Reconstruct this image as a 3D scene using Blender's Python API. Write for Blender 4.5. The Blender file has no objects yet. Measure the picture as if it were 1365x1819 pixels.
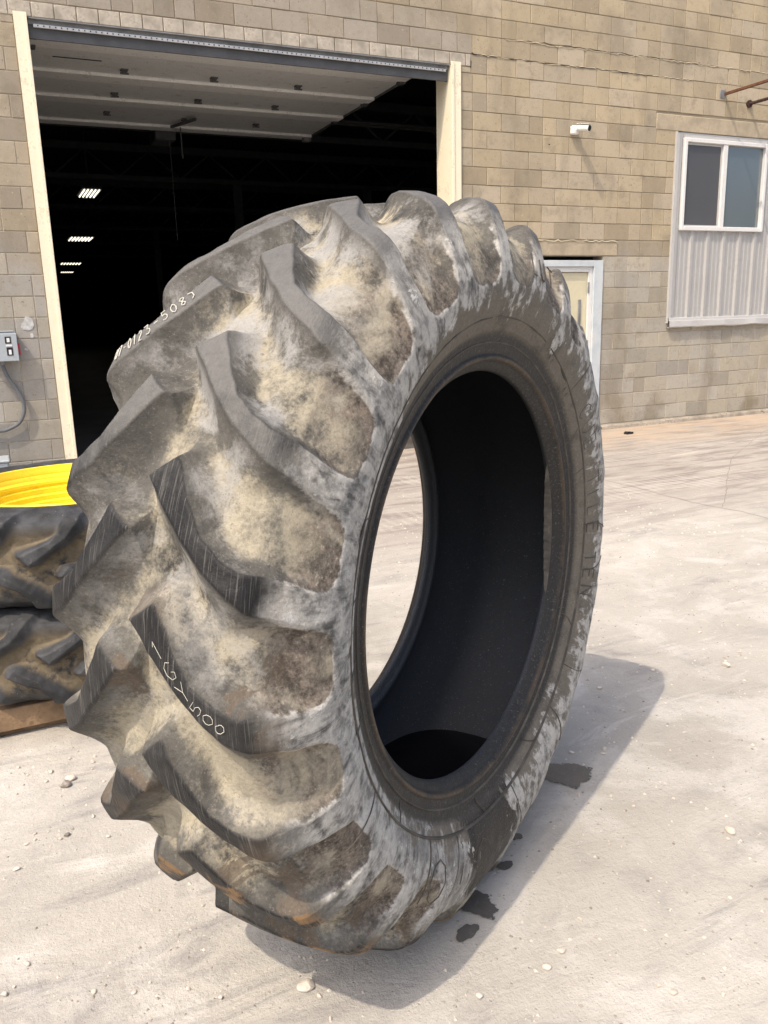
import bpy, bmesh, math, random
import numpy as np
from mathutils import Matrix, Vector
random.seed(4); rng = np.random.default_rng(7)
SC = bpy.context.scene
COL = SC.collection
# ------------------------------------------------------------------ camera, world, sun, exposure
F_PX, PITCH, ROLL, YAW, CAM_H, CAM_D = 1459.42, 0.235884, -0.0272976, 0.4303415, 1.627129, 9.056963
IMW, IMH = 1365.0, 1819.0
def cam_axes():
    fw = Vector((math.sin(YAW)*math.cos(PITCH), math.cos(YAW)*math.cos(PITCH), -math.sin(PITCH)))
    r = Vector((math.cos(YAW), -math.sin(YAW), 0)); u = r.cross(fw)
    c, s = math.cos(ROLL), math.sin(ROLL)
    return c*r+s*u, -s*r+c*u, fw
cam_d = bpy.data.cameras.new('camera'); cam = bpy.data.objects.new('camera', cam_d); COL.objects.link(cam)
R_, U_, F_ = cam_axes()
CAM = Vector((0, -CAM_D, CAM_H))
cam.matrix_world = Matrix(((R_.x, U_.x, -F_.x, CAM.x), (R_.y, U_.y, -F_.y, CAM.y), (R_.z, U_.z, -F_.z, CAM.z), (0, 0, 0, 1)))
cam_d.sensor_fit = 'VERTICAL'; cam_d.sensor_height = 36.0; cam_d.lens = F_PX/IMH*36.0
cam_d.clip_start = 0.05; cam_d.clip_end = 600
SC.camera = cam
def proj(P):
    d = Vector(P)-CAM; z = d.dot(F_)
    if z < 0.05: return None
    return IMW/2+F_PX*d.dot(R_)/z, IMH/2-F_PX*d.dot(U_)/z

LIGHT = Vector((0.587, 0.334, -1.0)).normalized()          # direction the sunlight travels
ELEV = math.asin(-LIGHT.z)
world = bpy.data.worlds.new('World'); SC.world = world; world.use_nodes = True
wn = world.node_tree; bg = wn.nodes['Background']
sky = wn.nodes.new('ShaderNodeTexSky'); sky.sky_type = 'NISHITA'; sky.sun_disc = False
sky.sun_elevation = ELEV
sky.sun_rotation = math.atan2(-LIGHT.x, -LIGHT.y)
sky.dust_density = 6.0; sky.air_density = 1.0; sky.ozone_density = 1.6; sky.altitude = 100
wn.links.new(sky.outputs[0], bg.inputs[0]); bg.inputs[1].default_value = 0.15
sun_d = bpy.data.lights.new('sun', 'SUN'); sun = bpy.data.objects.new('sun', sun_d); COL.objects.link(sun)
sun_d.energy = 2.15; sun_d.angle = math.radians(0.6); sun_d.color = (1.0, 0.875, 0.71)
sun.rotation_euler = LIGHT.to_track_quat('-Z', 'Y').to_euler()
sun.location = (-20, -12, 34)
SC.view_settings.view_transform = 'Standard'; SC.view_settings.look = 'None'
SC.view_settings.gamma = 1.0; SC.view_settings.use_curve_mapping = False
SC.view_settings.exposure = 0.62
SC.render.engine = 'CYCLES'
SC.cycles.max_bounces = 8; SC.cycles.diffuse_bounces = 4; SC.cycles.caustics_reflective = False; SC.cycles.caustics_refractive = False

# ------------------------------------------------------------------ node helper
class NT:
    def __init__(s, name):
        s.m = bpy.data.materials.new(name); s.m.use_nodes = True; s.t = s.m.node_tree
        s.b = s.t.nodes['Principled BSDF']; s._tc = None
    def new(s, ty, **k):
        n = s.t.nodes.new(ty)
        for a, v in k.items(): setattr(n, a, v)
        return n
    def put(s, sock, v):
        if isinstance(v, bpy.types.NodeSocket): s.t.links.new(v, sock)
        elif isinstance(v, (tuple, list)) and len(v) == 3 and sock.type == 'RGBA': sock.default_value = (*v, 1)
        else: sock.default_value = v
    def attr(s, name, col=False):
        n = s.new('ShaderNodeAttribute', attribute_name=name); return n.outputs['Color' if col else 'Fac']
    def obj(s):
        if s._tc is None: s._tc = s.new('ShaderNodeTexCoord')
        return s._tc.outputs['Object']
    def pos(s):
        return s.new('ShaderNodeNewGeometry').outputs['Position']
    def normal(s):
        return s.new('ShaderNodeNewGeometry').outputs['Normal']
    def sep(s, v):
        n = s.new('ShaderNodeSeparateXYZ'); s.put(n.inputs[0], v); return n.outputs
    def vec(s, x, y, z):
        n = s.new('ShaderNodeCombineXYZ')
        for i, v in enumerate((x, y, z)): s.put(n.inputs[i], v)
        return n.outputs[0]
    def scale(s, v, sc):
        n = s.new('ShaderNodeVectorMath', operation='MULTIPLY'); s.put(n.inputs[0], v); n.inputs[1].default_value = sc; return n.outputs[0]
    def ma(s, op, a, b=0.0, c=0.0, clamp=False):
        n = s.new('ShaderNodeMath', operation=op, use_clamp=clamp)
        for i, v in enumerate((a, b, c)): s.put(n.inputs[i], v)
        return n.outputs[0]
    def mul(s, *a):
        r = a[0]
        for x in a[1:]: r = s.ma('MULTIPLY', r, x)
        return r
    def ss(s, x, lo, hi):
        n = s.new('ShaderNodeMapRange', interpolation_type='SMOOTHSTEP'); s.put(n.inputs[0], x)
        if lo < hi: n.inputs[1].default_value = lo; n.inputs[2].default_value = hi; n.inputs[3].default_value = 0; n.inputs[4].default_value = 1
        else: n.inputs[1].default_value = hi; n.inputs[2].default_value = lo; n.inputs[3].default_value = 1; n.inputs[4].default_value = 0
        return n.outputs[0]
    def mix(s, f, a, b, mode='MIX'):
        n = s.new('ShaderNodeMix', data_type='RGBA', blend_type=mode)
        s.put(n.inputs[0], f); s.put(n.inputs[6], a); s.put(n.inputs[7], b); return n.outputs[2]
    def noise(s, v, sc, det=5, rough=.55, dist=0.0):
        n = s.new('ShaderNodeTexNoise'); s.put(n.inputs['Vector'], v)
        n.inputs['Scale'].default_value = sc; n.inputs['Detail'].default_value = det; n.inputs['Roughness'].default_value = rough; n.inputs['Distortion'].default_value = dist
        return n.outputs['Fac']
    def voro(s, v, sc, feat='F1', out='Distance', rnd=1.0):
        n = s.new('ShaderNodeTexVoronoi', feature=feat); s.put(n.inputs['Vector'], v); n.inputs['Scale'].default_value = sc
        n.inputs['Randomness'].default_value = rnd; return n.outputs[out]
    def bump(s, hgt, st=.5, dist=.01, nrm=None):
        n = s.new('ShaderNodeBump'); s.put(n.inputs['Height'], hgt); n.inputs['Strength'].default_value = st; n.inputs['Distance'].default_value = dist
        if nrm is not None: s.t.links.new(nrm, n.inputs['Normal'])
        return n.outputs[0]
    def out(s, col, rough=.8, nrm=None, metal=0.0, spec=None):
        s.put(s.b.inputs['Base Color'], col); s.put(s.b.inputs['Roughness'], rough); s.put(s.b.inputs['Metallic'], metal)
        if nrm is not None: s.t.links.new(nrm, s.b.inputs['Normal'])
        if spec is not None: s.put(s.b.inputs['Specular IOR Level'], spec)
        return s.m

def simple(name, col, rough=.6, metal=0.0, var=.15, sc=6.0, dirt=None, dirt_amt=.5, spec=None):
    """painted or metal surface with uneven tone, fine bump and optional dirt colour"""
    k = NT(name); P = k.pos()
    n1 = k.noise(P, sc, 6, .6); n2 = k.noise(P, sc*9, 4, .6)
    lo = tuple(c*(1-var) for c in col); hi = tuple(min(1, c*(1+var)) for c in col)
    c = k.mix(k.ss(n1, .3, .7), lo, hi)
    if dirt is not None:
        c = k.mix(k.mul(k.ss(k.ma('ADD', k.mul(n1, .6), k.mul(n2, .4)), .5, .68), dirt_amt), c, dirt)
    return k.out(c, k.ma('ADD', k.mul(n2, .2), rough-.1), k.bump(n2, .12, .004), metal, spec)

# ------------------------------------------------------------------ mesh helpers
class MB:
    def __init__(s): s.v = []; s.f = []
    def add(s, vs, fs):
        o = len(s.v); s.v += [tuple(v) for v in vs]; s.f += [tuple(i+o for i in f) for f in fs]; return s
    def box(s, x0, x1, y0, y1, z0, z1, M=None):
        vs = [(x, y, z) for z in (z0, z1) for y in (y0, y1) for x in (x0, x1)]
        if M is not None: vs = [tuple(M @ Vector(v)) for v in vs]
        return s.add(vs, [(0, 2, 3, 1), (4, 5, 7, 6), (0, 1, 5, 4), (2, 6, 7, 3), (0, 4, 6, 2), (1, 3, 7, 5)])
    def cbox(s, x0, x1, y0, y1, z0, z1, c, M=None):
        """box with all edges chamfered by c"""
        bm = bmesh.new(); bmesh.ops.create_cube(bm, size=1.0)
        for v in bm.verts: v.co = Vector(((x0+x1)/2+v.co.x*(x1-x0), (y0+y1)/2+v.co.y*(y1-y0), (z0+z1)/2+v.co.z*(z1-z0)))
        bmesh.ops.bevel(bm, geom=bm.edges[:], offset=c, segments=1, affect='EDGES', profile=.5)
        bm.verts.index_update()
        vs = [v.co.copy() for v in bm.verts]
        if M is not None: vs = [M @ v for v in vs]
        fs = [tuple(v.index for v in f.verts) for f in bm.faces]; bm.free()
        return s.add(vs, fs)
    def tube(s, pts, r, n=8, cap=True):
        pts = [Vector(p) for p in pts]; rs = r if isinstance(r, (list, tuple)) else [r]*len(pts)
        ring = []; vs = []; up = None
        for i, p in enumerate(pts):
            t = (pts[min(i+1, len(pts)-1)]-pts[max(i-1, 0)]).normalized()
            if up is None: up = t.orthogonal().normalized()
            else: up = (up-t*up.dot(t)).normalized()
            b = t.cross(up)
            for j in range(n):
                a = 2*math.pi*j/n; vs.append(p+(up*math.cos(a)+b*math.sin(a))*rs[i])
        fs = [(i*n+j, i*n+(j+1) % n, (i+1)*n+(j+1) % n, (i+1)*n+j) for i in range(len(pts)-1) for j in range(n)]
        if cap: fs += [tuple(range(n-1, -1, -1)), tuple((len(pts)-1)*n+j for j in range(n))]
        return s.add(vs, fs)
    def lathe(s, prof, n=64, M=None):
        """prof: list of (r, z); axis z"""
        vs = [(r*math.cos(2*math.pi*j/n), r*math.sin(2*math.pi*j/n), z) for r, z in prof for j in range(n)]
        if M is not None: vs = [M @ Vector(v) for v in vs]
        return s.add(vs, [(i*n+j, i*n+(j+1) % n, (i+1)*n+(j+1) % n, (i+1)*n+j) for i in range(len(prof)-1) for j in range(n)])
    def prism(s, poly, y0, y1):
        n = len(poly); vs = [(x, y0, z) for x, z in poly]+[(x, y1, z) for x, z in poly]
        return s.add(vs, [tuple(range(n)), tuple(range(2*n-1, n-1, -1))]+[(i, i+n, (i+1) % n+n, (i+1) % n) for i in range(n)])
    def build(s, name, mat, parent=None, smooth=False, kind=None):
        me = bpy.data.meshes.new(name); me.from_pydata(s.v, [], s.f); me.update()
        o = bpy.data.objects.new(name, me); COL.objects.link(o); me.materials.append(mat)
        if parent is not None: o.parent = parent
        if kind: o['kind'] = kind
        bm = bmesh.new(); bm.from_mesh(me); bmesh.ops.recalc_face_normals(bm, faces=bm.faces); bm.to_mesh(me); bm.free()
        if smooth:
            me.polygons.foreach_set('use_smooth', [True]*len(me.polygons)); me.set_sharp_from_angle(angle=math.radians(32))
        return o
def empty(name, loc, label, cat, group=None, rz=0):
    o = bpy.data.objects.new(name, None); COL.objects.link(o); o.location = loc; o.rotation_euler = (0, 0, rz)
    o['label'] = label; o['category'] = cat
    if group: o['group'] = group
    return o
def tag(o, label, cat, group=None):
    o['label'] = label; o['category'] = cat
    if group: o['group'] = group
    return o

# smooth value noise on a grid, periodic in both axes
def gnoise(U, V, nu, nv, seed):
    g = np.random.default_rng(seed).random((nu, nv))
    u = (U*nu) % nu; v = (V*nv) % nv
    i = u.astype(int); j = v.astype(int); a = u-i; b = v-j
    a = a*a*(3-2*a); b = b*b*(3-2*b); i1 = (i+1) % nu; j1 = (j+1) % nv; i %= nu; j %= nv
    return (g[i, j]*(1-a)+g[i1, j]*a)*(1-b)+(g[i, j1]*(1-a)+g[i1, j1]*a)*b
def sstep(x, a, b):
    t = np.clip((x-a)/(b-a), 0, 1); return t*t*(3-2*t)

# ================================================================== materials of the setting
def mat_ground():
    k = NT('dusty_concrete'); P = k.pos(); X = k.sep(P)
    big = k.noise(P, .55, 4, .55); mid = k.noise(P, 2.6, 6, .6, .6); fine = k.noise(P, 30, 6, .7); grit = k.noise(P, 160, 3, .7)
    # long shallow smears left by scraping: noise stretched along two directions
    r1 = k.new('ShaderNodeMapping'); k.put(r1.inputs[0], P); r1.inputs['Rotation'].default_value = (0, 0, math.radians(58)); r1.inputs['Scale'].default_value = (.95, 3.2, 1)
    st1 = k.noise(r1.outputs[0], 1.7, 7, .68, 1.3)
    r2 = k.new('ShaderNodeMapping'); k.put(r2.inputs[0], P); r2.inputs['Rotation'].default_value = (0, 0, math.radians(-12)); r2.inputs['Scale'].default_value = (1.0, 6.0, 1)
    st2 = k.noise(r2.outputs[0], 1.1, 6, .65, .5)
    c = k.mix(k.ss(big, .3, .7), (.39, .366, .325), (.475, .448, .402))
    c = k.mix(k.mul(k.ss(mid, .48, .66), .6), c, (.575, .553, .515)); c = k.mix(k.mul(k.ss(mid, .46, .30), .5), c, (.32, .304, .282))
    c = k.mix(k.mul(k.ss(st1, .48, .74), k.ss(k.ma('ADD', k.noise(P, .9, 3), k.mul(k.ss(X[0], 1.2, .2), .14)), .40, .6), .85), c, (.225, .216, .212))
    c = k.mix(k.mul(k.ss(k.noise(P, 6, 6, .7, 1.0), .52, .70), .45), c, (.345, .325, .30))
    c = k.mix(k.mul(k.ss(st1, .44, .30), .45), c, (.62, .595, .555))
    farm = k.ss(X[1], -5.6, -2.6)
    far2 = k.ss(k.ma('ADD', X[1], k.mul(k.ma('SUBTRACT', mid, .5), 1.6)), -4.6, -3.4); c = k.mix(k.mul(far2, .55), c, (.33, .285, .25))
    c = k.mix(k.mul(k.ss(st2, .46, .62), farm, .7), c, (.20, .175, .16)); c = k.mix(k.mul(k.ss(st2, .40, .30), farm, .6), c, (.54, .49, .43))
    # rusty sand strip blown against the wall
    c = k.mix(k.mul(k.ss(X[1], -1.9, -.5), k.ss(k.ma('ADD', mid, k.mul(big, .4)), .45, .8), k.ss(X[0], 3.5, 5.5), .6), c, (.47, .345, .23))
    c = k.mix(k.mul(k.ss(fine, .56, .74), .45), c, (.33, .295, .26))
    c = k.mix(k.mul(k.ss(grit, .60, .70), .6), c, (.22, .205, .19))
    g2 = k.noise(P, 70, 4, .7); c = k.mix(k.mul(k.ss(g2, .60, .70), k.ss(mid, .42, .58), .7), c, (.19, .18, .17))
    c = k.mix(k.mul(k.ss(g2, .38, .30), .5), c, (.66, .64, .60))
    c = k.mix(k.mul(k.ss(grit, .36, .27), .5), c, (.68, .64, .58))
    # tyre prints: fine cross bars along two lanes towards the wall
    w = k.new('ShaderNodeTexWave', wave_type='BANDS', bands_direction='X'); k.put(w.inputs[0], P); w.inputs['Scale'].default_value = 3.4
    w.inputs['Distortion'].default_value = 1.5; w.inputs['Detail'].default_value = 3
    lane = k.ma('ADD', k.mul(k.ss(X[1], -3.7, -3.5), k.ss(X[1], -2.9, -3.1)), k.mul(k.ss(X[1], -2.2, -2.0), k.ss(X[1], -1.55, -1.7)))
    c = k.mix(k.mul(lane, k.ss(w.outputs['Fac'], .35, .8), k.ss(mid, .4, .55), .22), c, (.60, .56, .50))
    hgt = k.ma('ADD', k.ma('ADD', k.mul(mid, 1.0), k.mul(fine, .5)), k.ma('ADD', k.mul(grit, .16), k.mul(st1, .8)))
    pits = k.voro(P, 26); hgt = k.ma('SUBTRACT', hgt, k.mul(k.ss(pits, .12, .03), .35))
    return k.out(c, k.ma('ADD', .8, k.mul(fine, .15)), k.bump(k.ma('ADD', hgt, k.mul(g2, .35)), .58, .018), spec=.2)

def mat_block():
    k = NT('concrete_block'); P = k.pos(); X = k.sep(P)
    tint = k.attr('tint', True)
    n1 = k.noise(P, 1.1, 5, .6); n2 = k.noise(P, 14, 6, .65); n3 = k.noise(P, 95, 4, .75)
    c = k.mix(1.0, (.44, .368, .262), tint, 'MULTIPLY')
    low = k.ss(k.ma('ADD', X[2], k.mul(k.ma('SUBTRACT', n1, .5), 1.6)), 2.55, 2.0)        # lower courses are greyer
    c = k.mix(k.mul(low, .8), c, k.mix(1.0, (.415, .39, .335), tint, 'MULTIPLY'))
    c = k.mix(k.mul(k.ss(n1, .50, .70), .5), c, (.25, .21, .155)); c = k.mix(k.mul(k.ss(k.noise(P, 3.4, 5, .65), .54, .68), .4), c, (.21, .18, .135))
    c = k.mix(k.mul(k.ss(n2, .52, .72), .35), c, (.24, .2, .15))
    c = k.mix(k.mul(k.ss(n2, .42, .28), .3), c, (.52, .44, .33))
    c = k.mix(k.mul(k.ss(n3, .58, .70), .7), c, (.15, .125, .095))
    n6 = k.noise(P, 34, 3, .6); c = k.mix(k.mul(k.ss(n6, .66, .72), .75), c, (.12, .095, .07))
    c = k.mix(k.mul(k.ss(n6, .33, .28), .5), c, (.62, .54, .42))
    wash = k.noise(k.scale(P, (2.4, 2.4, .55)), 1, 5, .6); c = k.mix(k.mul(k.ss(wash, .50, .70), .36), c, (.20, .172, .125))
    c = k.mix(k.mul(k.ss(n3, .36, .27), .5), c, (.6, .52, .4))
    # pale drips running down the lowest courses
    d = k.noise(k.scale(P, (16, 16, 1.3)), 1, 4, .6)
    c = k.mix(k.mul(k.ss(d, .63, .72), k.ss(X[2], 1.8, .8), k.ss(X[0], 5, 6.5), .55), c, (.64, .58, .44))
    c = k.mix(k.mul(k.ss(k.noise(P, 2.2, 4), .45, .7), k.ss(X[2], .55, .2), .5), c, (.2, .17, .11))
    # anchor holes and rust tears
    v = k.voro(k.scale(P, (1.7, 1.7, 2.6)), 1.0)
    c = k.mix(k.ss(v, .035, .022), c, (.04, .03, .025))
    hgt = k.ma('ADD', k.mul(n2, .6), k.mul(n3, .5))
    return k.out(c, .92, k.bump(hgt, .55, .008), spec=.15)

def mat_mortar():
    k = NT('mortar'); P = k.pos()
    n = k.noise(P, 2.0, 5); n2 = k.noise(P, 60, 4, .7)
    X = k.sep(P); lo = k.ma('MAXIMUM', k.ss(X[2], 2.6, 1.9), k.ss(X[0], 1.2, .5))
    c = k.mix(k.ma('MAXIMUM', k.ss(n, .60, .74), lo), (.29, .245, .175), (.50, .44, .335))
    c = k.mix(k.mul(k.ss(n2, .5, .7), .4), c, (.2, .17, .13))
    return k.out(c, .95, k.bump(n2, .6, .006), spec=.1)

M_GROUND = mat_ground(); M_BLOCK = mat_block(); M_MORTAR = mat_mortar()
M_CREAM = simple('cream_painted_steel', (.86, .79, .60), .5, var=.05, dirt=(.3, .22, .13), dirt_amt=.45)
M_GALV = simple('galvanised_steel', (.24, .245, .25), .55, .35, var=.25, dirt=(.13, .12, .11))
M_STRIP = simple('zinc_strip', (.60, .60, .59), .5, .2, var=.15, dirt=(.3, .3, .3))
M_DARK = simple('dark_steel', (.085, .088, .095), .7, 0)
M_HOLE = simple('hole_black', (.01, .01, .01), .9)
M_PANEL = simple('door_panel_paint', (.72, .735, .74), .6, var=.08, dirt=(.2, .19, .17), dirt_amt=.6)
M_PANELRIB = simple('door_rib_paint', (.84, .85, .85), .6, var=.08, dirt=(.25, .22, .2))
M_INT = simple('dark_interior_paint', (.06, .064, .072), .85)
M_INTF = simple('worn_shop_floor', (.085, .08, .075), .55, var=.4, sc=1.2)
M_SIDING = simple('grey_painted_siding', (.40, .395, .385), .5, var=.06, sc=2, dirt=(.30, .285, .26), dirt_amt=.5)
M_TRIM = simple('pale_grey_trim', (.48, .475, .465), .4, var=.05, sc=3, dirt=(.35, .33, .3), dirt_amt=.3)
M_WHITE = simple('white_vinyl', (.70, .70, .685), .4, var=.05, dirt=(.45, .43, .38), dirt_amt=.3)
M_BLUE = simple('pale_blue_frame_paint', (.52, .57, .60), .55, var=.1, dirt=(.55, .53, .48), dirt_amt=.7)
M_DOOR = simple('cream_door_paint', (.62, .57, .40), .5, var=.05, dirt=(.5, .45, .3))
M_STUCCO = simple('patched_render', (.41, .345, .25), .95, var=.2, sc=4, dirt=(.2, .16, .1))
M_LINTEL = simple('grey_lintel_block', (.43, .385, .32), .95, var=.3, sc=5, dirt=(.17, .155, .13), dirt_amt=.7)
M_FOOT = simple('stained_footing', (.33, .29, .235), .95, var=.35, sc=5, dirt=(.09, .075, .06), dirt_amt=.9)
M_RUST = simple('rusted_pipe', (.13, .055, .028), .85, var=.4, sc=20, dirt=(.05, .03, .02))
M_PIPE = simple('dark_rusted_pipe', (.045, .022, .017), .8, var=.4, sc=20)
M_BOX = simple('grey_enamel', (.40, .44, .47), .4, var=.05, dirt=(.25, .26, .27))
M_RED = simple('red_plastic', (.55, .04, .05), .4)
M_STICK = simple('black_label', (.012, .012, .014), .5)
M_STICKW = simple('white_label', (.8, .8, .8), .5)
M_CABLE = simple('grey_conduit', (.12, .125, .135), .5)
M_CAMW = simple('white_camera_plastic', (.82, .82, .81), .35, var=.03)
M_LENS = simple('black_gloss', (.012, .012, .016), .15)
M_YELLOW = simple('yellow_rim_paint', (.86, .65, .03), .4, var=.05, dirt=(.45, .3, .03), dirt_amt=.35, spec=.5)
M_WOOD = simple('pallet_timber', (.24, .16, .095), .85, var=.35, sc=9, dirt=(.13, .085, .05), dirt_amt=.7)
M_CHALK = simple('white_paint_pen', (.54, .525, .46), .7, var=.1, sc=60)
M_STONE = simple('pale_limestone', (.56, .50, .43), .9, var=.2, sc=40)
M_STONE2 = simple('grey_stone', (.28, .25, .22), .9, var=.3, sc=40)
def mat_glass(name, col, rough):
    k = NT(name); n = k.noise(k.pos(), 1.4, 3)
    return k.out(k.mix(n, tuple(c*.8 for c in col), col), rough, k.bump(n, .04, .02), 0, .9)
M_GLASS = mat_glass('window_glass', (.095, .115, .13), .04); M_GLASS.node_tree.nodes['Principled BSDF'].inputs['IOR'].default_value = 2.0  # grey-blue base colour carries part of the sky's reflection
M_SCREEN = mat_glass('insect_screen', (.075, .075, .08), .35)
M_CURTAIN = simple('pale_curtain', (.42, .47, .48), .8)
def mat_emit(name, col, st):
    k = NT(name); k.put(k.b.inputs['Base Color'], (.8, .8, .8)); k.put(k.b.inputs['Emission Color'], col); k.b.inputs['Emission Strength'].default_value = st; return k.m
M_LAMP = mat_emit('lit_tube', (1.0, .93, .74), 1.0)
def mat_wet():
    k = NT('wet_concrete'); P = k.pos(); n = k.noise(P, 14, 5, .6); g = k.noise(P, 90, 4, .7); rim = k.attr('rim'); e = k.noise(P, 55, 4, .65)
    c = k.mix(n, (.072, .068, .063), (.14, .132, .122)); c = k.mix(k.mul(k.ss(g, .55, .7), .5), c, (.21, .195, .18))
    k.out(c, .26, k.bump(k.ma('ADD', n, k.mul(g, .4)), .35, .008), spec=.5)
    k.put(k.b.inputs['Alpha'], k.ss(k.ma('ADD', rim, k.mul(k.ma('SUBTRACT', e, .5), .55)), .90, .80))
    return k.m
M_WET = mat_wet()
def mat_water():
    k = NT('black_water'); n = k.noise(k.pos(), 6, 2)
    return k.out((.004, .004, .005), .03, k.bump(n, .02, .01), 0, .5)
M_WATER = mat_water()

# ================================================================== ground
def ground():
    m = MB()
    xs = [-80, -20, -6, 0, 6, 14, 30, 90]; ys = [-90, -30, -12, -6, -.02]
    for x in range(len(xs)):
        for y in range(len(ys)): m.v.append((xs[x], ys[y], 0))
    n = len(ys)
    m.f += [(x*n+y, (x+1)*n+y, (x+1)*n+y+1, x*n+y+1) for x in range(len(xs)-1) for y in range(n-1)]
    return m.build('ground', M_GROUND, kind='structure')
GROUND = ground()

# ================================================================== building
BLD = empty('factory_building', (0, 0, 0), 'tan concrete block factory building with an open overhead door', 'building')
C0, CH, PX = .064, .2032, .402
WX0, WX1, WZ1 = -3.2, 13.4, 6.36
DOOR = (.531, 5.275, 0.0, 4.40)        # garage opening incl. jambs
INFILL = (8.60, 10.86, 1.40, 3.90)
MAN = (6.10, 7.44, 0.0, 2.30)
# mortar bed behind the blocks, with openings
def wall_sheet():
    m = MB(); y0, y1 = .003, .20
    xs = sorted({WX0, WX1, DOOR[0], DOOR[1], INFILL[0], INFILL[1], MAN[0], MAN[1]}); zs = sorted({0.0, WZ1, DOOR[3], INFILL[2], INFILL[3], MAN[3]})
    def hole(x, z): return any(a < x < b and c < z < d for a, b, c, d in (DOOR, INFILL, MAN))
    for i in range(len(xs)-1):
        for j in range(len(zs)-1):
            if not hole((xs[i]+xs[i+1])/2, (zs[j]+zs[j+1])/2): m.box(xs[i], xs[i+1], y0, y1, zs[j], zs[j+1])
    return m.build('wall', M_MORTAR, BLD)
WALL = wall_sheet()
blocks = []
def split_row(k):
    z0 = C0+CH*k; z1 = z0+CH
    off = .016 if k % 2 else .217
    x = off-.402*12
    while x < WX1:
        blocks_in = [(x, x+PX)]
        if random.random() < .16: blocks_in = [(x, x+PX/2), (x+PX/2, x+PX)]
        for a, b in blocks_in:
            a0, b0 = max(a, WX0), min(b, WX1)
            segs = [(a0, b0, z0, z1)]
            for (hx0, hx1, hz0, hz1) in (DOOR, INFILL, MAN, (6.0, 7.68, 2.30, 2.48), (8.24, 11.4, 3.897, 4.102), (.10, 5.42, 4.395, 4.534)):
                ns = []
                for (p, q, c, d) in segs:
                    if q <= hx0 or p >= hx1 or d <= hz0+.03 or c >= hz1-.03: ns.append((p, q, c, d)); continue
                    if hx0-p > .02: ns.append((p, hx0, c, d))
                    if q-hx1 > .02: ns.append((hx1, q, c, d))
                    mx0, mx1 = max(p, hx0), min(q, hx1)
                    if d-hz1 > .03: ns.append((mx0, mx1, hz1, d))
                    if hz0-c > .03: ns.append((mx0, mx1, c, hz0))
                segs = ns
            for sgm in segs:
                if sgm[1]-sgm[0] > .025: blocks.append(sgm)
        x += PX
for k in range(0, 31): split_row(k)
blocks = [b for b in blocks if b[3] <= WZ1+.01]
def behind_tyre(u, v): return ((u-610)/430)**2+((v-1010)/640)**2 < 1
def area(b):
    c = proj(((b[0]+b[1])/2, 0, (b[2]+b[3])/2))
    if c is None or not (-30 < c[0] < IMW+30 and -25 < c[1] < IMH) or behind_tyre(*c): return 0
    p, q = proj((b[0], 0, b[2])), proj((b[1], 0, b[3]))
    return abs((p[0]-q[0])*(p[1]-q[1]))
blocks.sort(key=area, reverse=True)
def block_mesh(m, b, tints):
    x0, x1, z0, z1 = b; g = .0042; yo = random.uniform(-.003, .002)-.004
    x0 += g*random.uniform(.5, 1.2); x1 -= g*random.uniform(.5, 1.2); z0 += g*random.uniform(.6, 1.3); z1 -= g*random.uniform(.6, 1.3)
    c = .004; o = len(m.v); tl = random.uniform(-.0012, .0012)
    m.v += [(x0, .03, z0), (x1, .03, z0), (x1, .03, z1), (x0, .03, z1),
            (x0, yo+c, z0), (x1, yo+c, z0), (x1, yo+c+tl, z1), (x0, yo+c+tl, z1),
            (x0+c, yo, z0+c), (x1-c, yo, z0+c), (x1-c, yo+tl, z1-c), (x0+c, yo+tl, z1-c)]
    m.f += [(o+8, o+9, o+10, o+11)]
    for i in range(4):
        j = (i+1) % 4
        m.f += [(o+4+i, o+4+j, o+8+j, o+8+i), (o+i, o+j, o+4+j, o+4+i)]
    v = random.choice([1, 1, 1, 1, 1.04, 1.08, .95, .95, .88, .80]); w = random.uniform(-.04, .06)
    zc = (z0+z1)/2; xc = (x0+x1)/2
    if 4.5 < zc < 5.0 and .2 < xc < 5.4: v *= .86; w += .12            # grey courses over the overhead door
    if xc < .55: v *= .92; w += .05
    t = (v*(1-w*.2), v*(1+w*.15), v*(1+w*1.2), 1)
    tints += [t]*12
def set_tint(o, tints):
    a = o.data.attributes.new('tint', 'FLOAT_COLOR', 'POINT'); a.data.foreach_set('color', np.array(tints, 'f').ravel())
for b in blocks[:300]:
    m = MB(); t = []; block_mesh(m, b, t); o = m.build('block', M_BLOCK, WALL); set_tint(o, t)
m = MB(); t = []
for b in blocks[300:]: block_mesh(m, b, t)
o = m.build('blockwork', M_BLOCK, WALL, kind='stuff'); set_tint(o, t)
# soldier course of half blocks on the steel lintel
x = .10
while x < 5.40:
    w = random.choice([.2, .2, .2, .197, .21]); m = MB(); m.cbox(x+.004, min(x+w, 5.42)-.004, -.006-random.uniform(0, .004), .03, 4.402, 4.528, .005)
    m.build('lintel_block', M_LINTEL, WALL); x += w
m = MB(); m.cbox(8.244, 11.4, -.012, .03, 3.90, 4.098, .008); m.build('window_lintel', M_STUCCO, WALL)
m = MB(); m.cbox(6.0, 7.676, -.010, .03, 2.305, 2.476, .008); m.build('door_lintel', M_STUCCO, WALL)
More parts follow.
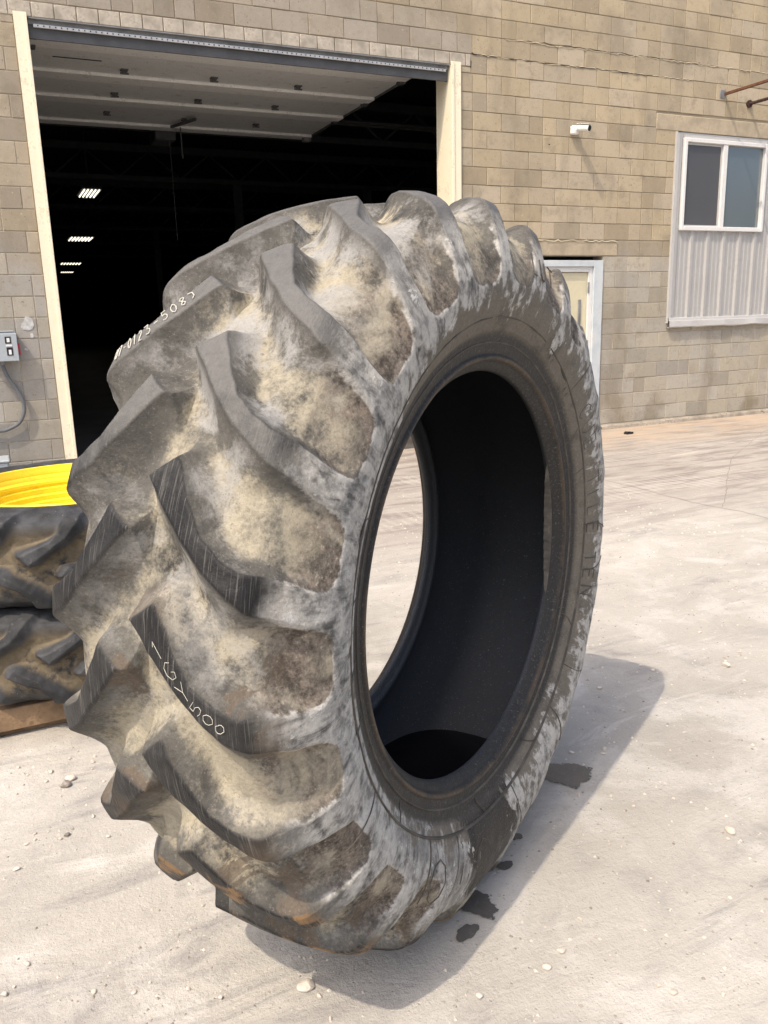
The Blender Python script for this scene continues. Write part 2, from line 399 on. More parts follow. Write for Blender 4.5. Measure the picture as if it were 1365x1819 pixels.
# crumbling mortar bead on the door lintel and along two cracked bed joints
def crumb_line(pts, r, name):
    m = MB(); P = []
    for (a, b) in zip(pts[:-1], pts[1:]):
        n = max(2, int((Vector(b)-Vector(a)).length/.05))
        for i in range(n):
            q = Vector(a).lerp(Vector(b), i/n); P.append(q+Vector((0, random.uniform(-.003, .003), random.uniform(-.010, .010))))
    m.tube(P, [random.uniform(.35, 1.3)*r for _ in P], 5); return m.build(name, M_MORTAR2, WALL)
M_MORTAR2 = simple('pale_mortar', (.56, .49, .36), .95, var=.15, sc=30)
crumb_line([(6.0, -.014, 2.484), (6.9, -.014, 2.488), (7.66, -.014, 2.486), (7.68, -.014, 2.43)], .007, 'mortar_bead')
crumb_line([(5.9, -.006, C0+CH*23), (6.5, -.006, C0+CH*23-.006), (7.4, -.006, C0+CH*23), (8.3, -.006, C0+CH*23), (9.6, -.006, C0+CH*23), (10.9, -.006, C0+CH*23)], .005, 'mortar_bead')
crumb_line([(5.5, -.006, C0+CH*22), (6.6, -.006, C0+CH*22-.006), (7.6, -.006, C0+CH*22), (8.9, -.006, C0+CH*22)], .004, 'mortar_bead')
M_CRACK = simple('crack_shadow', (.05, .04, .03), .95)
mm = MortarMat = M_CRACK
def crack_line(pts, r):
    m = MB(); P = []
    for (a, b) in zip(pts[:-1], pts[1:]):
        n = max(2, int((Vector(b)-Vector(a)).length/.06))
        for i in range(n):
            q = Vector(a).lerp(Vector(b), i/n); P.append(q+Vector((0, 0, random.uniform(-.009, .009))))
    m.tube(P, [random.uniform(.2, 1.3)*r for _ in P], 5); m.build('mortar_crack', M_CRACK, WALL)
crack_line([(5.42, -.006, 4.55), (5.46, -.006, 4.53), (6.0, -.006, 4.535), (6.7, -.006, 4.53), (7.5, -.006, 4.535), (8.2, -.006, 4.535)], .0045)
crack_line([(6.2, -.005, C0+CH*23+.008), (7.2, -.005, C0+CH*23+.01), (8.0, -.005, C0+CH*23+.008), (9.0, -.005, C0+CH*23+.012)], .004)
crack_line([(5.42, -.004, 4.40), (5.425, -.004, 4.53)], .006)
# footing ledge
def footing(x0, x1):
    m = MB(); n = int((x1-x0)/.12); base = len(m.v)
    for i in range(n+1):
        x = x0+(x1-x0)*i/n; a = random.uniform(-.008, .008); h = .058+random.uniform(-.008, .006)
        m.v += [(x, -.10+a, -.02), (x, -.085+a, h-.02), (x, -.06+a*.5, h), (x, .02, h)]
    m.f += [(i*4+j, (i+1)*4+j, (i+1)*4+j+1, i*4+j+1) for i in range(n) for j in range(3)]
    return m.build('footing', M_FOOT, BLD, True)
footing(WX0, .52); footing(5.29, 6.09); footing(7.45, WX1)
# the rest of the shell
m = MB(); m.box(WX0-.3, WX1+.3, -.06, .34, WZ1+.001, WZ1+.09); m.build('coping', M_GALV, BLD)
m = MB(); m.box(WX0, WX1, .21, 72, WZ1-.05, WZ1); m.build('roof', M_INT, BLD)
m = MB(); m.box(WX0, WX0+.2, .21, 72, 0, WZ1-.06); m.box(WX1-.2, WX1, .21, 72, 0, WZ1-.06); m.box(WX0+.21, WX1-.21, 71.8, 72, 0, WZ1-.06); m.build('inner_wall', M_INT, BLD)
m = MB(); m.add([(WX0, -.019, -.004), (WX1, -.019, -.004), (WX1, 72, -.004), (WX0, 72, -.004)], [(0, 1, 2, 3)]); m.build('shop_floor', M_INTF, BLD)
# roof joists, trusses and columns inside
for y in (8.5, 14.5, 20.5, 27, 34, 42):
    m = MB(); m.box(WX0+.25, WX1-.25, y, y+.14, 5.92, 6.1); m.box(WX0+.25, WX1-.25, y+.03, y+.11, 5.22, 5.34)
    x = WX0+.3; up = False
    while x < WX1-1.2:
        m.tube([(x, y+.07, 5.3 if not up else 5.95), (x+.8, y+.07, 5.95 if not up else 5.3)], .028, 5); up = not up; x += .8
    m.build('roof_truss', M_DARK, BLD)
for x, y in ((-.5, 14.4), (6.6, 14.4), (-.5, 27), (6.6, 27), (10.5, 14.4)):
    m = MB(); m.box(x-.1, x+.1, y-.1, y-.08, 0, 5.2); m.box(x-.1, x+.1, y+.08, y+.1, 0, 5.2); m.box(x-.012, x+.012, y-.079, y+.079, 0, 5.2); m.build('steel_column', M_DARK, BLD)
for y in (5.6, 6.0):
    m = MB(); m.tube([(WX0+.3, y, 5.0+.1*(y-5.6)), (WX1-.3, y, 5.0+.1*(y-5.6))], .03, 6); m.build('roof_pipe', M_DARK, BLD)

# jambs
def jamb(x0, x1, sgn):
    m = MB(); m.box(x0, x1, -.028, -.020, 0, 4.43)                         # flat leg on the wall face
    xi = x1 if sgn > 0 else x0
    a, b = (xi-.035, xi) if sgn > 0 else (xi, xi+.035)
    m.cbox(a, b, -.040, -.0285, .004, 4.425, .003)                          # folded stop angle
    m.box(min(xi, xi-sgn*.006), max(xi, xi-sgn*.006), -.0195, .34, 0, 4.396) # reveal
    m.box(min(x0, x1)+.008, max(x0, x1)-.008, -.0195, .30, 0, 4.396)
    return m.build('door_jamb', M_CREAM, BLD)
jamb(.531, .648, 1); jamb(5.148, 5.275, -1)
# steel lintel with perforated strip and weather seal
m = MB(); m.box(.66, 5.14, .03, .20, 4.352, 4.398); m.box(.66, 5.14, -.01, .028, 4.388, 4.3985)
LIN = m.build('steel_lintel', M_GALV, BLD)
m = MB(); m.box(.70, 5.10, .012, .029, 4.324, 4.350); m.build('perforated_strip', M_STRIP, LIN)
m = MB(); x = .74
while x < 5.08: m.lathe([(.0001, 0), (.006, 0), (.006, .004)], 8, Matrix.Translation((x, .0115, 4.337)) @ Matrix.Rotation(math.pi/2, 4, 'X')); x += .052
m.build('strip_holes', M_HOLE, LIN, kind='stuff')
m = MB(); m.box(.66, 5.14, .05, .075, 4.235, 4.351); m.build('weather_seal', M_DARK, LIN)
# overhead door lying open under the ceiling
OD = bpy.data.objects.new('overhead_door', None); COL.objects.link(OD); OD.parent = BLD
ZP = 4.5
M_PANEL_ = M_PANEL
for (ya, yb) in ((.52, 1.06), (1.07, 2.24), (2.25, 3.36), (3.37, 4.72)):
    m = MB(); m.box(.72, 5.10, ya, yb, ZP, ZP+.045)
    pn = m.build('door_panel', M_PANEL, OD)
    m = MB(); m.cbox(.72, 5.10, yb-.25, yb-.005, ZP-.040, ZP-.001, .006); m.box(.72, 5.10, ya+.005, ya+.10, ZP-.022, ZP-.001); m.build('panel_rail', M_PANELRIB, pn)
for (hx, hy) in ((1.78, 1.78), (2.84, 1.77), (3.93, 1.78), (1.81, 2.87), (2.89, 2.87), (3.97, 2.87), (1.84, 3.91), (4.03, 4.01)):
    m = MB(); m.cbox(hx-.045, hx+.045, hy-.04, hy+.04, ZP-.02, ZP-.001, .006); m.cbox(hx-.03, hx+.03, hy-.012, hy+.012, ZP-.055, ZP-.02, .006)
    m.tube([(hx-.05, hy, ZP-.045), (hx+.05, hy, ZP-.045)], .011, 6); m.build('door_hinge', M_DARK, OD)
m = MB(); m.cbox(2.90, 2.97, 3.95, 4.05, ZP-.03, ZP-.001, .006); m.box(2.915, 2.955, 3.7, 4.35, ZP-.075, ZP-.04, Matrix.Translation((2.93, 4.0, ZP)) @ Matrix.Rotation(.35, 4, 'Z') @ Matrix.Translation((-2.93, -4.0, -ZP)))
m.box(2.93, 2.945, 4.28, 4.30, 4.0, ZP-.06); m.build('door_handle', M_DARK, OD)
m = MB(); m.box(.98, 1.5, 1.52, 1.545, ZP-.004, ZP-.0005); m.build('vent_slot', M_HOLE, OD)
for (tx, s) in ((.67, 1), (5.13, -1)):
    m = MB(); m.box(tx-.03, tx+.03, .5, 4.9, ZP+.07, ZP+.078); m.box(tx-.03, tx-.024, .5, 4.9, ZP, ZP+.069); m.box(tx+.024, tx+.03, .5, 4.9, ZP, ZP+.069)
    m.build('door_track', M_GALV, OD)
    for y in (.75, 1.1, 2.24, 3.36, 4.6):
        m = MB(); m.cbox(tx-s*-.03, tx+s*.11, y-.06, y+.06, ZP-.06, ZP-.02, .006) if s > 0 else m.cbox(tx-.11, tx-.03, y-.06, y+.06, ZP-.06, ZP-.02, .006)
        m.tube([(tx-.02, y, ZP+.03), (tx+.02, y, ZP+.03)], .03, 8); m.build('track_roller', M_DARK, OD)
m = MB(); m.cbox(4.98, 5.1, 4.5, 4.62, ZP-.10, ZP-.002, .006); m.build('bottom_bracket', M_GALV, OD)
# operator head hanging behind the raised door
m = MB(); m.cbox(2.72, 3.05, 5.15, 5.7, 4.42, 4.6, .02); m.tube([(2.88, 5.4, 4.6), (2.88, 5.4, 5.3)], .02, 6); m.tube([(2.95, 5.2, 4.42), (2.95, 5.2, 2.9)], .006, 5); m.build('door_operator', M_DARK, BLD)

# ceiling lights
def ceiling_light(x0, x1, y0, y1, z, lab, nt):
    t = empty('ceiling_light', ((x0+x1)/2, (y0+y1)/2, z), lab, 'ceiling light', 'ceiling lights inside the factory')
    w, l = (x1-x0)/2, (y1-y0)/2
    m = MB(); m.box(-w-.03, w+.03, -l-.03, l+.03, .02, .09); m.box(-.01, .01, -.01, .01, .09, WZ1-z-.06); m.build('housing', M_DARK, t)
    for i in range(nt):
        a = -w+2*w*(i+.5)/nt; m = MB(); m.tube([(a, -l, .0), (a, l, .0)], w/nt*.45, 8); m.build('lit_tube', M_LAMP, t)
ceiling_light(2.46, 2.90, 13.6, 14.9, 4.82, 'lit ceiling light with five tubes, largest and nearest to the overhead door', 5)
ceiling_light(3.10, 3.95, 25.2, 26.6, 4.75, 'lit strip ceiling light directly below and beyond the largest one', 7)
ceiling_light(3.72, 4.75, 38.6, 39.6, 4.68, 'small lit ceiling light, third deep in the dark factory', 7)
ceiling_light(4.35, 5.1, 47.4, 48.2, 4.72, 'faint thin lit ceiling light, farthest in the dark factory', 7)

# ---------------------------------------------------------------- infill panel with window
INF = bpy.data.objects.new('siding_infill', None); COL.objects.link(INF); INF.parent = BLD
def siding(x0, x1, z0, z1, y):
    prof = []; x = x0; ribs = [8.672+.302*i for i in range(8)]
    pts = [(x0, 0)]
    for r in ribs:
        for dx, dy in ((-.045, 0), (-.028, -.028), (.018, -.028), (.035, 0), (.105, 0), (.112, -.004), (.142, -.004), (.149, 0), (.185, 0), (.192, -.004), (.222, -.004), (.229, 0)):
            if x0 < r+dx < x1: pts.append((r+dx, dy))
    pts.append((x1, 0)); m = MB()
    for px, dy in pts: m.v += [(px, y+dy, z0), (px, y+dy, z1)]
    m.f += [(2*i, 2*i+2, 2*i+3, 2*i+1) for i in range(len(pts)-1)]
    return m
siding(8.604, 10.855, 1.44, 2.66, .000).build('siding_sheet', M_SIDING, INF)
siding(8.604, 8.735, 2.661, 3.87, .000).build('siding_sheet', M_SIDING, INF)
siding(10.30, 10.855, 2.661, 3.87, .000).build('siding_sheet', M_SIDING, INF)
m = MB(); m.cbox(8.585, 8.602, -.035, .03, 1.40, 3.895, .002); m.cbox(8.6035, 8.64, -.035, -.030, 1.47, 3.87, .001); m.build('corner_trim', M_TRIM, INF)
# dented sill trim
m = MB(); n = 22
for i in range(n+1):
    x = 8.592+(10.87-8.592)*i/n; s = .018*math.sin(i*.9)*(i/n)+.004*math.sin(i*2.1)
    m.v += [(x, -.003, 1.478), (x, -.048, 1.470), (x, -.053, 1.435), (x, -.066-s*.3, 1.430), (x, -.072-s, 1.352+s*.5), (x, -.060-s, 1.338+s*.6), (x, -.001, 1.345+s*.3)]
m.f += [(i*7+j, (i+1)*7+j, (i+1)*7+j+1, i*7+j+1) for i in range(n) for j in range(6)]
m.build('sill_trim', M_TRIM, INF)
m = MB()
for i in range(8):
    m.lathe([(.0005, .003), (.006, .003), (.007, 0)], 6, Matrix.Translation((8.66+.302*i, -.030, 1.50)) @ Matrix.Rotation(math.pi/2, 4, 'X'))
m.build('screw_heads', M_GALV, INF, kind='stuff')
m = MB(); m.box(8.74, 10.30, -.004, .02, 3.83, 3.87); m.box(8.60, 10.86, -.0, .02, 3.872, 3.893); m.build('head_trim', M_TRIM, INF)
WIN = bpy.data.objects.new('window', None); COL.objects.link(WIN); WIN.parent = INF
wx0, wx1, wz0, wz1 = 8.722, 10.282, 2.642, 3.823
m = MB(); fw = .052; y0, y1 = -.052, .03
m.cbox(wx0, wx0+fw, y0, y1, wz0, wz1, .006); m.cbox(wx1-fw, wx1, y0, y1, wz0, wz1, .006); m.cbox(wx0+fw+.0005, wx1-fw-.0005, y0, y1, wz0, wz0+fw*1.1, .006); m.cbox(wx0+fw+.0005, wx1-fw-.0005, y0, y1, wz1-fw, wz1, .006)
mx = 9.47; m.cbox(mx-.035, mx+.045, y0+.006, y1-.004, wz0+fw*1.1+.001, wz1-fw-.001, .006)
m.build('window_frame', M_WHITE, WIN)
m = MB(); m.box(wx0+fw+.02, mx-.06, -.010, -.004, wz0+fw*1.1+.02, wz1-fw-.03); m.build('screen_pane', M_SCREEN, WIN)
m = MB(); m.box(mx+.05, wx1-fw-.002, .000, .006, wz0+fw*1.1+.002, wz1-fw-.002); m.build('glass_pane', M_GLASS, WIN)
m = MB(); a, b, c, d = wx0+fw+.002, mx-.037, wz0+fw*1.1+.002, wz1-fw-.002
m.box(a, a+.016, -.02, .004, c, d); m.box(b-.02, b, -.02, .004, c, d); m.box(a+.0165, b-.0205, -.02, .004, c, c+.016); m.box(a+.0165, b-.0205, -.02, .004, d-.026, d); m.build('screen_frame', M_TRIM, WIN)
m = MB(); m.box(10.06, 10.225, .0065, .02, c+.001, d-.001); m.box(10.225, 10.229, -.003, -.0005, c+.002, d-.002)
m.build('curtain_edge', M_CURTAIN, WIN)

# ---------------------------------------------------------------- personnel door
ED = bpy.data.objects.new('entrance_door', None); COL.objects.link(ED); ED.parent = BLD
m = MB(); m.cbox(7.285, 7.436, -.030, .12, .0, 2.245, .005); m.cbox(6.10, 7.2845, -.030, .12, 2.165, 2.245, .005); m.cbox(6.10, 6.20, -.030, .12, 0, 2.164, .005); m.build('door_frame', M_BLUE, ED)
m = MB(); m.cbox(7.222, 7.2845, .0, .11, 0, 2.164, .004); m.cbox(6.2005, 7.2215, .0, .11, 2.10, 2.164, .004); m.build('door_stop', M_WHITE, ED)
m = MB(); m.cbox(6.205, 7.218, .03, .075, .01, 2.095, .004); m.build('door_leaf', M_DOOR, ED)
for z in (.35, 1.15, 1.9):
    m = MB(); m.tube([(7.225, .004, z-.07), (7.225, .004, z+.07)], .013, 8); m.build('door_hinge', M_GALV, ED)
m = MB(); m.cbox(7.08, 7.12, .012, .0295, .9, 1.75, .004); m.build('door_edge_plate', M_GALV, ED)

# ---------------------------------------------------------------- security camera
SCM = empty('security_camera', (6.90, -.01, 3.80), 'white bullet security camera fixed to the bare block wall', 'security camera')
SCM.scale = (.78, .78, .78)
m = MB(); m.cbox(-.065, .065, -.075, .002, -.065, .065, .016); m.build('mounting_box', M_CAMW, SCM)
m = MB(); m.tube([(0.0, -.07, 0), (.03, -.10, .01), (.05, -.115, .012)], [.03, .027, .024], 10); m.build('swivel_arm', M_CAMW, SCM, True)
d = Vector((.40, -.90, -.16)).normalized(); p0 = Vector((.0, -.12, .018)); 
m = MB(); m.tube([p0-d*.01, p0, p0+d*.02, p0+d*.2, p0+d*.205], [.03, .046, .050, .050, .046], 16); m.build('camera_body', M_CAMW, SCM, True)
m = MB(); m.tube([p0+d*.2045, p0+d*.215], [.0465, .042], 16); m.build('lens', M_LENS, SCM)
m = MB(); q = p0+d*.115; m.cbox(-.058, .058, -.12, .10, .0565, .062, .002, Matrix.Translation(q) @ d.to_track_quat('Y', 'Z').to_matrix().to_4x4()); m.build('sun_shield', M_CAMW, SCM)

# ---------------------------------------------------------------- awning arms on the wall
AW = empty('awning_bracket', (9.6, 0, 4.36), 'rusty pipe arms of an old awning sticking out above the window', 'awning frame')
AW.location = (0, 0, 0)
m = MB(); m.cbox(9.33, 9.43, -.02, -.001, 4.36, 4.46, .004); m.build('wall_plate', M_GALV, AW)
m = MB(); m.cbox(9.395, 9.43, -1.75, -.021, 4.395, 4.43, .004, Matrix.Translation((0, 0, 0))); m.build('arm', M_RUST, AW)
m = MB(); m.tube([(9.88, -.0, 4.325), (9.885, -.3, 4.325), (9.90, -1.75, 4.36)], .022, 8); m.tube([(9.88, -.004, 4.325), (9.88, -.03, 4.325)], .05, 10); m.build('arm', M_PIPE, AW)
m = MB(); m.tube([(9.41, -1.76, 4.40), (10.6, -1.76, 4.38), (11.6, -1.76, 4.38)], .02, 8); m.build('cross_pipe', M_PIPE, AW)

M_PATCH = simple('pale_paint_smear', (.50, .50, .49), .8, var=.2, sc=30)
for pts_, nm in (([(.265, 1.60), (.285, 1.575), (.33, 1.565), (.37, 1.58), (.39, 1.62), (.378, 1.675), (.35, 1.70), (.315, 1.70), (.30, 1.66), (.275, 1.635)], 'paint_smear'), ([(.34, 1.50), (.36, 1.49), (.375, 1.51), (.365, 1.54), (.345, 1.535)], 'paint_smear'), ([(.27, 1.38), (.30, 1.37), (.31, 1.385), (.28, 1.40)], 'paint_smear')):
    m = MB(); m.prism(pts_, -.0105, -.0005); m.build(nm, M_PATCH, WALL)
# ---------------------------------------------------------------- disconnect switch and cable
DB = empty('disconnect_switch', (.08, -.002, 1.42), 'grey electrical disconnect box with red handle on the block wall', 'electrical box')
m = MB(); m.cbox(-.16, .128, -.12, 0, -.135, .14, .006); m.build('enclosure', M_BOX, DB)
m = MB(); m.cbox(-.165, .133, -.134, -.121, -.14, .125, .005); m.build('cover', M_BOX, DB)
m = MB(); m.cbox(-.145, .115, -.128, -.02, .1405, .150, .004); m.build('cover_hood', M_BOX, DB)
m = MB(); m.box(.025, .078, -.1375, -.1345, .03, .095); m.box(.03, .085, -.1375, -.1345, -.085, -.008); m.build('warning_label', M_STICK, DB)
m = MB(); m.box(.04, .066, -.1395, -.1378, .042, .082); m.box(.047, .071, -.1395, -.1378, -.075, -.03); m.box(.028, .083, -.1375, -.1345, .002, .020); m.build('label_print', M_STICKW, DB)
m = MB(); m.cbox(.1285, .152, -.10, -.06, -.055, .03, .005); m.tube([(.14, -.08, -.01), (.145, -.10, -.08)], .011, 6); m.build('handle', M_RED, DB)
m = MB(); m.tube([(-.02, -.06, -.175), (-.02, -.06, -.137)], .03, 10); m.build('cable_gland', M_GALV, DB)
pts = []
ctrl = [(.06, -.06, 1.25), (.068, -.06, 1.19), (.10, -.06, 1.10), (.155, -.055, 1.00), (.198, -.05, .88), (.195, -.05, .77), (.14, -.05, .67), (.04, -.05, .615), (-.06, -.05, .60), (-.4, -.05, .62)]
for i in range(len(ctrl)-1):
    p = [Vector(ctrl[max(0, min(len(ctrl)-1, i+j))]) for j in (-1, 0, 1, 2)]
    for k in range(6):
        t = k/6; pts.append(.5*((2*p[1])+(p[2]-p[0])*t+(2*p[0]-5*p[1]+4*p[2]-p[3])*t*t+(3*p[1]-p[0]-3*p[2]+p[3])*t**3))
m = MB(); m.tube(pts, .019, 10); tag(m.build('conduit_cable', M_CABLE, None, True), 'thick grey flexible cable looping down from the electrical box', 'cable')
GB = empty('equipment_cabinet', (-.20, -.30, 0), 'low grey metal cabinet standing under the electrical box cable', 'cabinet')
m = MB(); m.cbox(-.25, .19, -.16, .16, .02, .34, .01); m.build('cabinet_body', M_BOX, GB)
m = MB(); m.cbox(-.265, .205, -.175, .175, .341, .365, .008); m.build('lid', M_BOX, GB)
m = MB(); m.cbox(.191, .196, -.11, .11, .07, .30, .004); m.build('side_panel', M_BOX, GB)

# ================================================================== tyres
def resample(pts, step_fn):
    """Catmull-Rom through (r, s) points, resampled by arc length"""
    P = np.array(pts, float); n = len(P); D = [P[0]]
    for i in range(n-1):
        p0 = P[i-1] if i > 0 else P[0]*[1, -1]+[0, 0] if False else P[max(i-1, 0)]; p1 = P[i]; p2 = P[i+1]; p3 = P[min(i+2, n-1)]
        for t in np.linspace(0, 1, 25)[1:]:
            D.append(.5*((2*p1)+(p2-p0)*t+(2*p0-5*p1+4*p2-p3)*t*t+(3*p1-p0-3*p2+p3)*t**3))
    D = np.array(D); L = np.r_[0, np.cumsum(np.hypot(*np.diff(D, axis=0).T))]
    out = [0.0]
    while out[-1] < L[-1]: out.append(out[-1]+step_fn(out[-1]))
    s = np.array(out); s *= L[-1]/s[-1]
    return np.c_[np.interp(s, L, D[:, 0]), np.interp(s, L, D[:, 1])], s
def seg_sdf(U, V, poly):
    """signed distance to a polygon, negative inside"""
    d = np.full(U.shape, 1e9); ins = np.zeros(U.shape, bool); n = len(poly)
    for i in range(n):
        ax, ay = poly[i]; bx, by = poly[(i+1) % n]; ex, ey = bx-ax, by-ay; wx, wy = U-ax, V-ay
        t = np.clip((wx*ex+wy*ey)/(ex*ex+ey*ey), 0, 1); d = np.minimum(d, (wx-ex*t)**2+(wy-ey*t)**2)
        c = ((ay > V) != (by > V)) & (U < (bx-ax)*(V-ay)/(by-ay+1e-12)+ax); ins ^= c
    d = np.sqrt(d); d[ins] *= -1
    return d
LEFT = [(2.8, .010), (7.8, .089), (12.2, .166), (14.4, .220), (15.9, .265), (16.6, .31), (17.6, .36), (18.8, .42), (19.4, .52)]
RIGHT = [(0.2, .074), (4.1, .113), (8.4, .159), (10.4, .206), (11.4, .245), (11.8, .30), (12.8, .36), (13.2, .42), (12.6, .52)]
class Tyre:
    def __init__(s, R, prof, N, D, sigEnd, per, stepf, stag, ph, scale=1.0, wscale=1.0, asc=1.0, seed=1, rough=.0028, fade=False):
        s.R, s.N = R, N; pitch = 2*math.pi/N; nphi = N*per
        half, sg = resample(prof, stepf); s.half, s.sg = half, sg; nj = len(half)
        # offset direction and depth along the profile
        al = np.pi/2*sstep(sg, .02*wscale, .42*wscale)
        od = np.c_[-np.cos(al), -np.sin(al)]
        dep = D*(1-.48*sstep(sg, .24*wscale, .33*wscale))*(1-sstep(sg, .33*wscale, sigEnd*1.0)*.75)
        dep[sg > sigEnd*1.08] = 0
        fl = np.maximum(.020*scale, .92*dep+.006*scale)
        polyd = [(a*asc*math.pi/180*R, b*wscale) for a, b in LEFT]+[(a*asc*math.pi/180*R, b*wscale) for a, b in RIGHT[::-1]]
        u1 = np.arange(per)/per*pitch*R; U, V = np.meshgrid(u1, sg, indexing='ij')
        best = np.full(U.shape, 1e9); lid = np.zeros(U.shape, int)
        use = sg < sigEnd*1.15
        for k in range(-3, 2):
            d = np.full(U.shape, 1e9); d[:, use] = seg_sdf(U[:, use], V[:, use], [(a+k*pitch*R, b) for a, b in polyd])
            lid = np.where(d < best, k, lid); best = np.minimum(best, d)
        ed = sigEnd-V
        kk = .05*scale; hmix = np.clip(.5+.5*(ed-best)/kk, 0, 1); dist = ed*(1-hmix)+best*hmix-kk*hmix*(1-hmix)
        h1 = dist
        # one row per side: near (+) and far (-)
        t = np.arange(nphi)
        near = h1[t % per]; lidn = (t//per)[:, None]+lid[t % per]
        sh = int(round(stag/360*2*math.pi/pitch*per))
        tf = (t-sh) % nphi; far = h1[tf % per]; lidf = (tf//per)[:, None]+lid[tf % per]
        # full loop order: far inner end ... centre ... near inner end
        H = None; E = np.concatenate([far[:, :0:-1], near], 1); LID = np.concatenate([(lidf[:, :0:-1] % N)+N, lidn % N], 1)
        SG = np.r_[-sg[:0:-1], sg]; RR = np.r_[half[:0:-1, 0], half[:, 0]]; SS = np.r_[-half[:0:-1, 1], half[:, 1]]
        OR = np.r_[od[:0:-1, 0], od[:, 0]]; OS = np.r_[-od[:0:-1, 1], od[:, 1]]; DP = np.r_[dep[:0:-1], dep]
        phi = ph+t/nphi*2*math.pi
        Un = (t/nphi)[:, None]*np.ones_like(SG)[None, :]; Vn = ((SG-SG[0])/(SG[-1]-SG[0]))[None, :]*np.ones(nphi)[:, None]
        FL = np.r_[fl[:0:-1], fl]; rd = .006*scale
        E = E+rd*1.0+.001*scale+(.007*scale)*(gnoise(Un, Vn, 70, 24, seed+8)-.5)+.004*scale*(gnoise(Un, Vn, 220, 70, seed+9)-.5)
        E = np.where(np.abs(SG)[None, :] > sigEnd*1.05, E-1.0*sstep(np.abs(SG)[None, :], sigEnd*1.05, sigEnd*1.12), E)
        e = np.maximum(E, 0); H = np.clip(1-(np.sqrt(e*e+rd*rd)-rd)/FL[None, :], 0, 1)**2.1
        if fade:
            ph_ = (phi+math.pi) % (2*math.pi)-math.pi; w = 1-sstep(ph_, -2.15, -1.95)*(1-sstep(ph_, .75, 1.05))
            lockm = sstep(np.abs(SG), .285, .335)*(1-sstep(np.abs(SG), sigEnd*1.08, sigEnd*1.2)); H = 1-(1-H)*(1-(1-w)[:, None]*.9*lockm[None, :])
        nz = (gnoise(Un, Vn, 60, 20, seed)-.5)+.6*(gnoise(Un, Vn, 180, 60, seed+1)-.5)
        tread = (np.abs(SG) < sigEnd*1.2)
        off = (1-H)*DP[None, :]*(1+.14*(gnoise(Un, Vn, 40, 12, seed+2)-.5)*2)-nz*rough*tread[None, :]
        wear = gnoise(Un, Vn, 90, 26, seed+5); off += H*tread[None, :]*np.maximum(0, wear-.72)*.02*scale
        r = RR[None, :]+off*OR[None, :]; sx = SS[None, :]+off*OS[None, :]
        s.pos = np.stack([sx, r*np.cos(phi)[:, None], r*np.sin(phi)[:, None]], -1)
        s.H, s.LID, s.SG, s.RRp, s.SSp, s.phi, s.nphi, s.nj = H, LID, SG, RR, SS, phi, nphi, len(SG)
        s.rad = r; s.uu = (t/nphi*2*math.pi*R)[:, None]*np.ones_like(SG)[None, :]
        a = np.roll(s.pos, -1, 0)-np.roll(s.pos, 1, 0); b = np.roll(s.pos, -1, 1)-np.roll(s.pos, 1, 1)
        n = np.cross(a, b); n /= np.linalg.norm(n, axis=-1, keepdims=True)+1e-12
        c = len(SG)//2
        if n[0, c] @ np.array([0, math.cos(phi[0]), math.sin(phi[0])]) < 0: n = -n; s.flip = True
        else: s.flip = False
        s.nrm = n
    def top(s, side, k, du, sig, lift):
        """point on the worn top of lug k: du degrees along the circumference from its nose, sig arc length"""
        a = s.ph_k(side, k)+math.radians(du); r = np.interp(sig, s.sg, s.half[:, 0]); x = np.interp(sig, s.sg, s.half[:, 1])
        al = .5*math.pi*float(sstep(np.array(sig), .02, .42))*.62
        r += lift*math.cos(al); x += lift*math.sin(al)
        return Vector((x*side, r*math.cos(a), r*math.sin(a)))
    def build(s, root, mat, lugs=True, smax=.43, hmin=.3):
        nphi, nj = s.nphi, s.nj
        I = np.arange(nphi*nj).reshape(nphi, nj); I1 = np.roll(I, -1, 0)
        A, B, C, Dq = I[:, :], I1[:, :], np.roll(I1, -1, 1), np.roll(I, -1, 1)
        Q = np.stack([A, B, C, Dq], -1)
        if s.flip: Q = Q[..., ::-1]
        Hf = (s.H+np.roll(s.H, -1, 0)+np.roll(s.H, -1, 1)+np.roll(np.roll(s.H, -1, 0), -1, 1))/4
        part = np.full((nphi, nj), -1)
        if lugs:
            ok = (Hf > hmin) & (np.abs(s.SG)[None, :] < smax)
            part[ok] = s.LID[ok]
        pos = s.pos.reshape(-1, 3); nr = s.nrm.reshape(-1, 3)
        at = dict(h=s.H.ravel(), sg=np.broadcast_to(s.SG[None, :], s.H.shape).ravel(), rr=s.rad.ravel(), uu=s.uu.ravel())
        Qf = Q.reshape(-1, 4); pf = part.ravel(); objs = {}
        for pid in [-1]+(list(range(2*s.N)) if lugs else []):
            q = Qf[pf == pid]
            if len(q) == 0: continue
            ids, inv = np.unique(q, return_inverse=True); inv = inv.reshape(-1, 4)
            nm = 'carcass' if pid < 0 else 'tread_lug'
            me = bpy.data.meshes.new(nm)
            me.vertices.add(len(ids)); me.vertices.foreach_set('co', pos[ids].astype('f').ravel())
            me.loops.add(inv.size); me.loops.foreach_set('vertex_index', inv.ravel().astype('i'))
            me.polygons.add(len(inv)); me.polygons.foreach_set('loop_start', np.arange(0, inv.size, 4, dtype='i'))
            me.update(calc_edges=True)
            me.polygons.foreach_set('use_smooth', np.ones(len(inv), bool))
            for an, av in at.items():
                a = me.attributes.new(an, 'FLOAT', 'POINT'); a.data.foreach_set('value', av[ids].astype('f'))
            me.normals_split_custom_set_from_vertices(nr[ids].astype('f'))
            me.materials.append(mat); o = bpy.data.objects.new(nm, me); COL.objects.link(o); o.parent = root; objs[pid] = o
        return objs

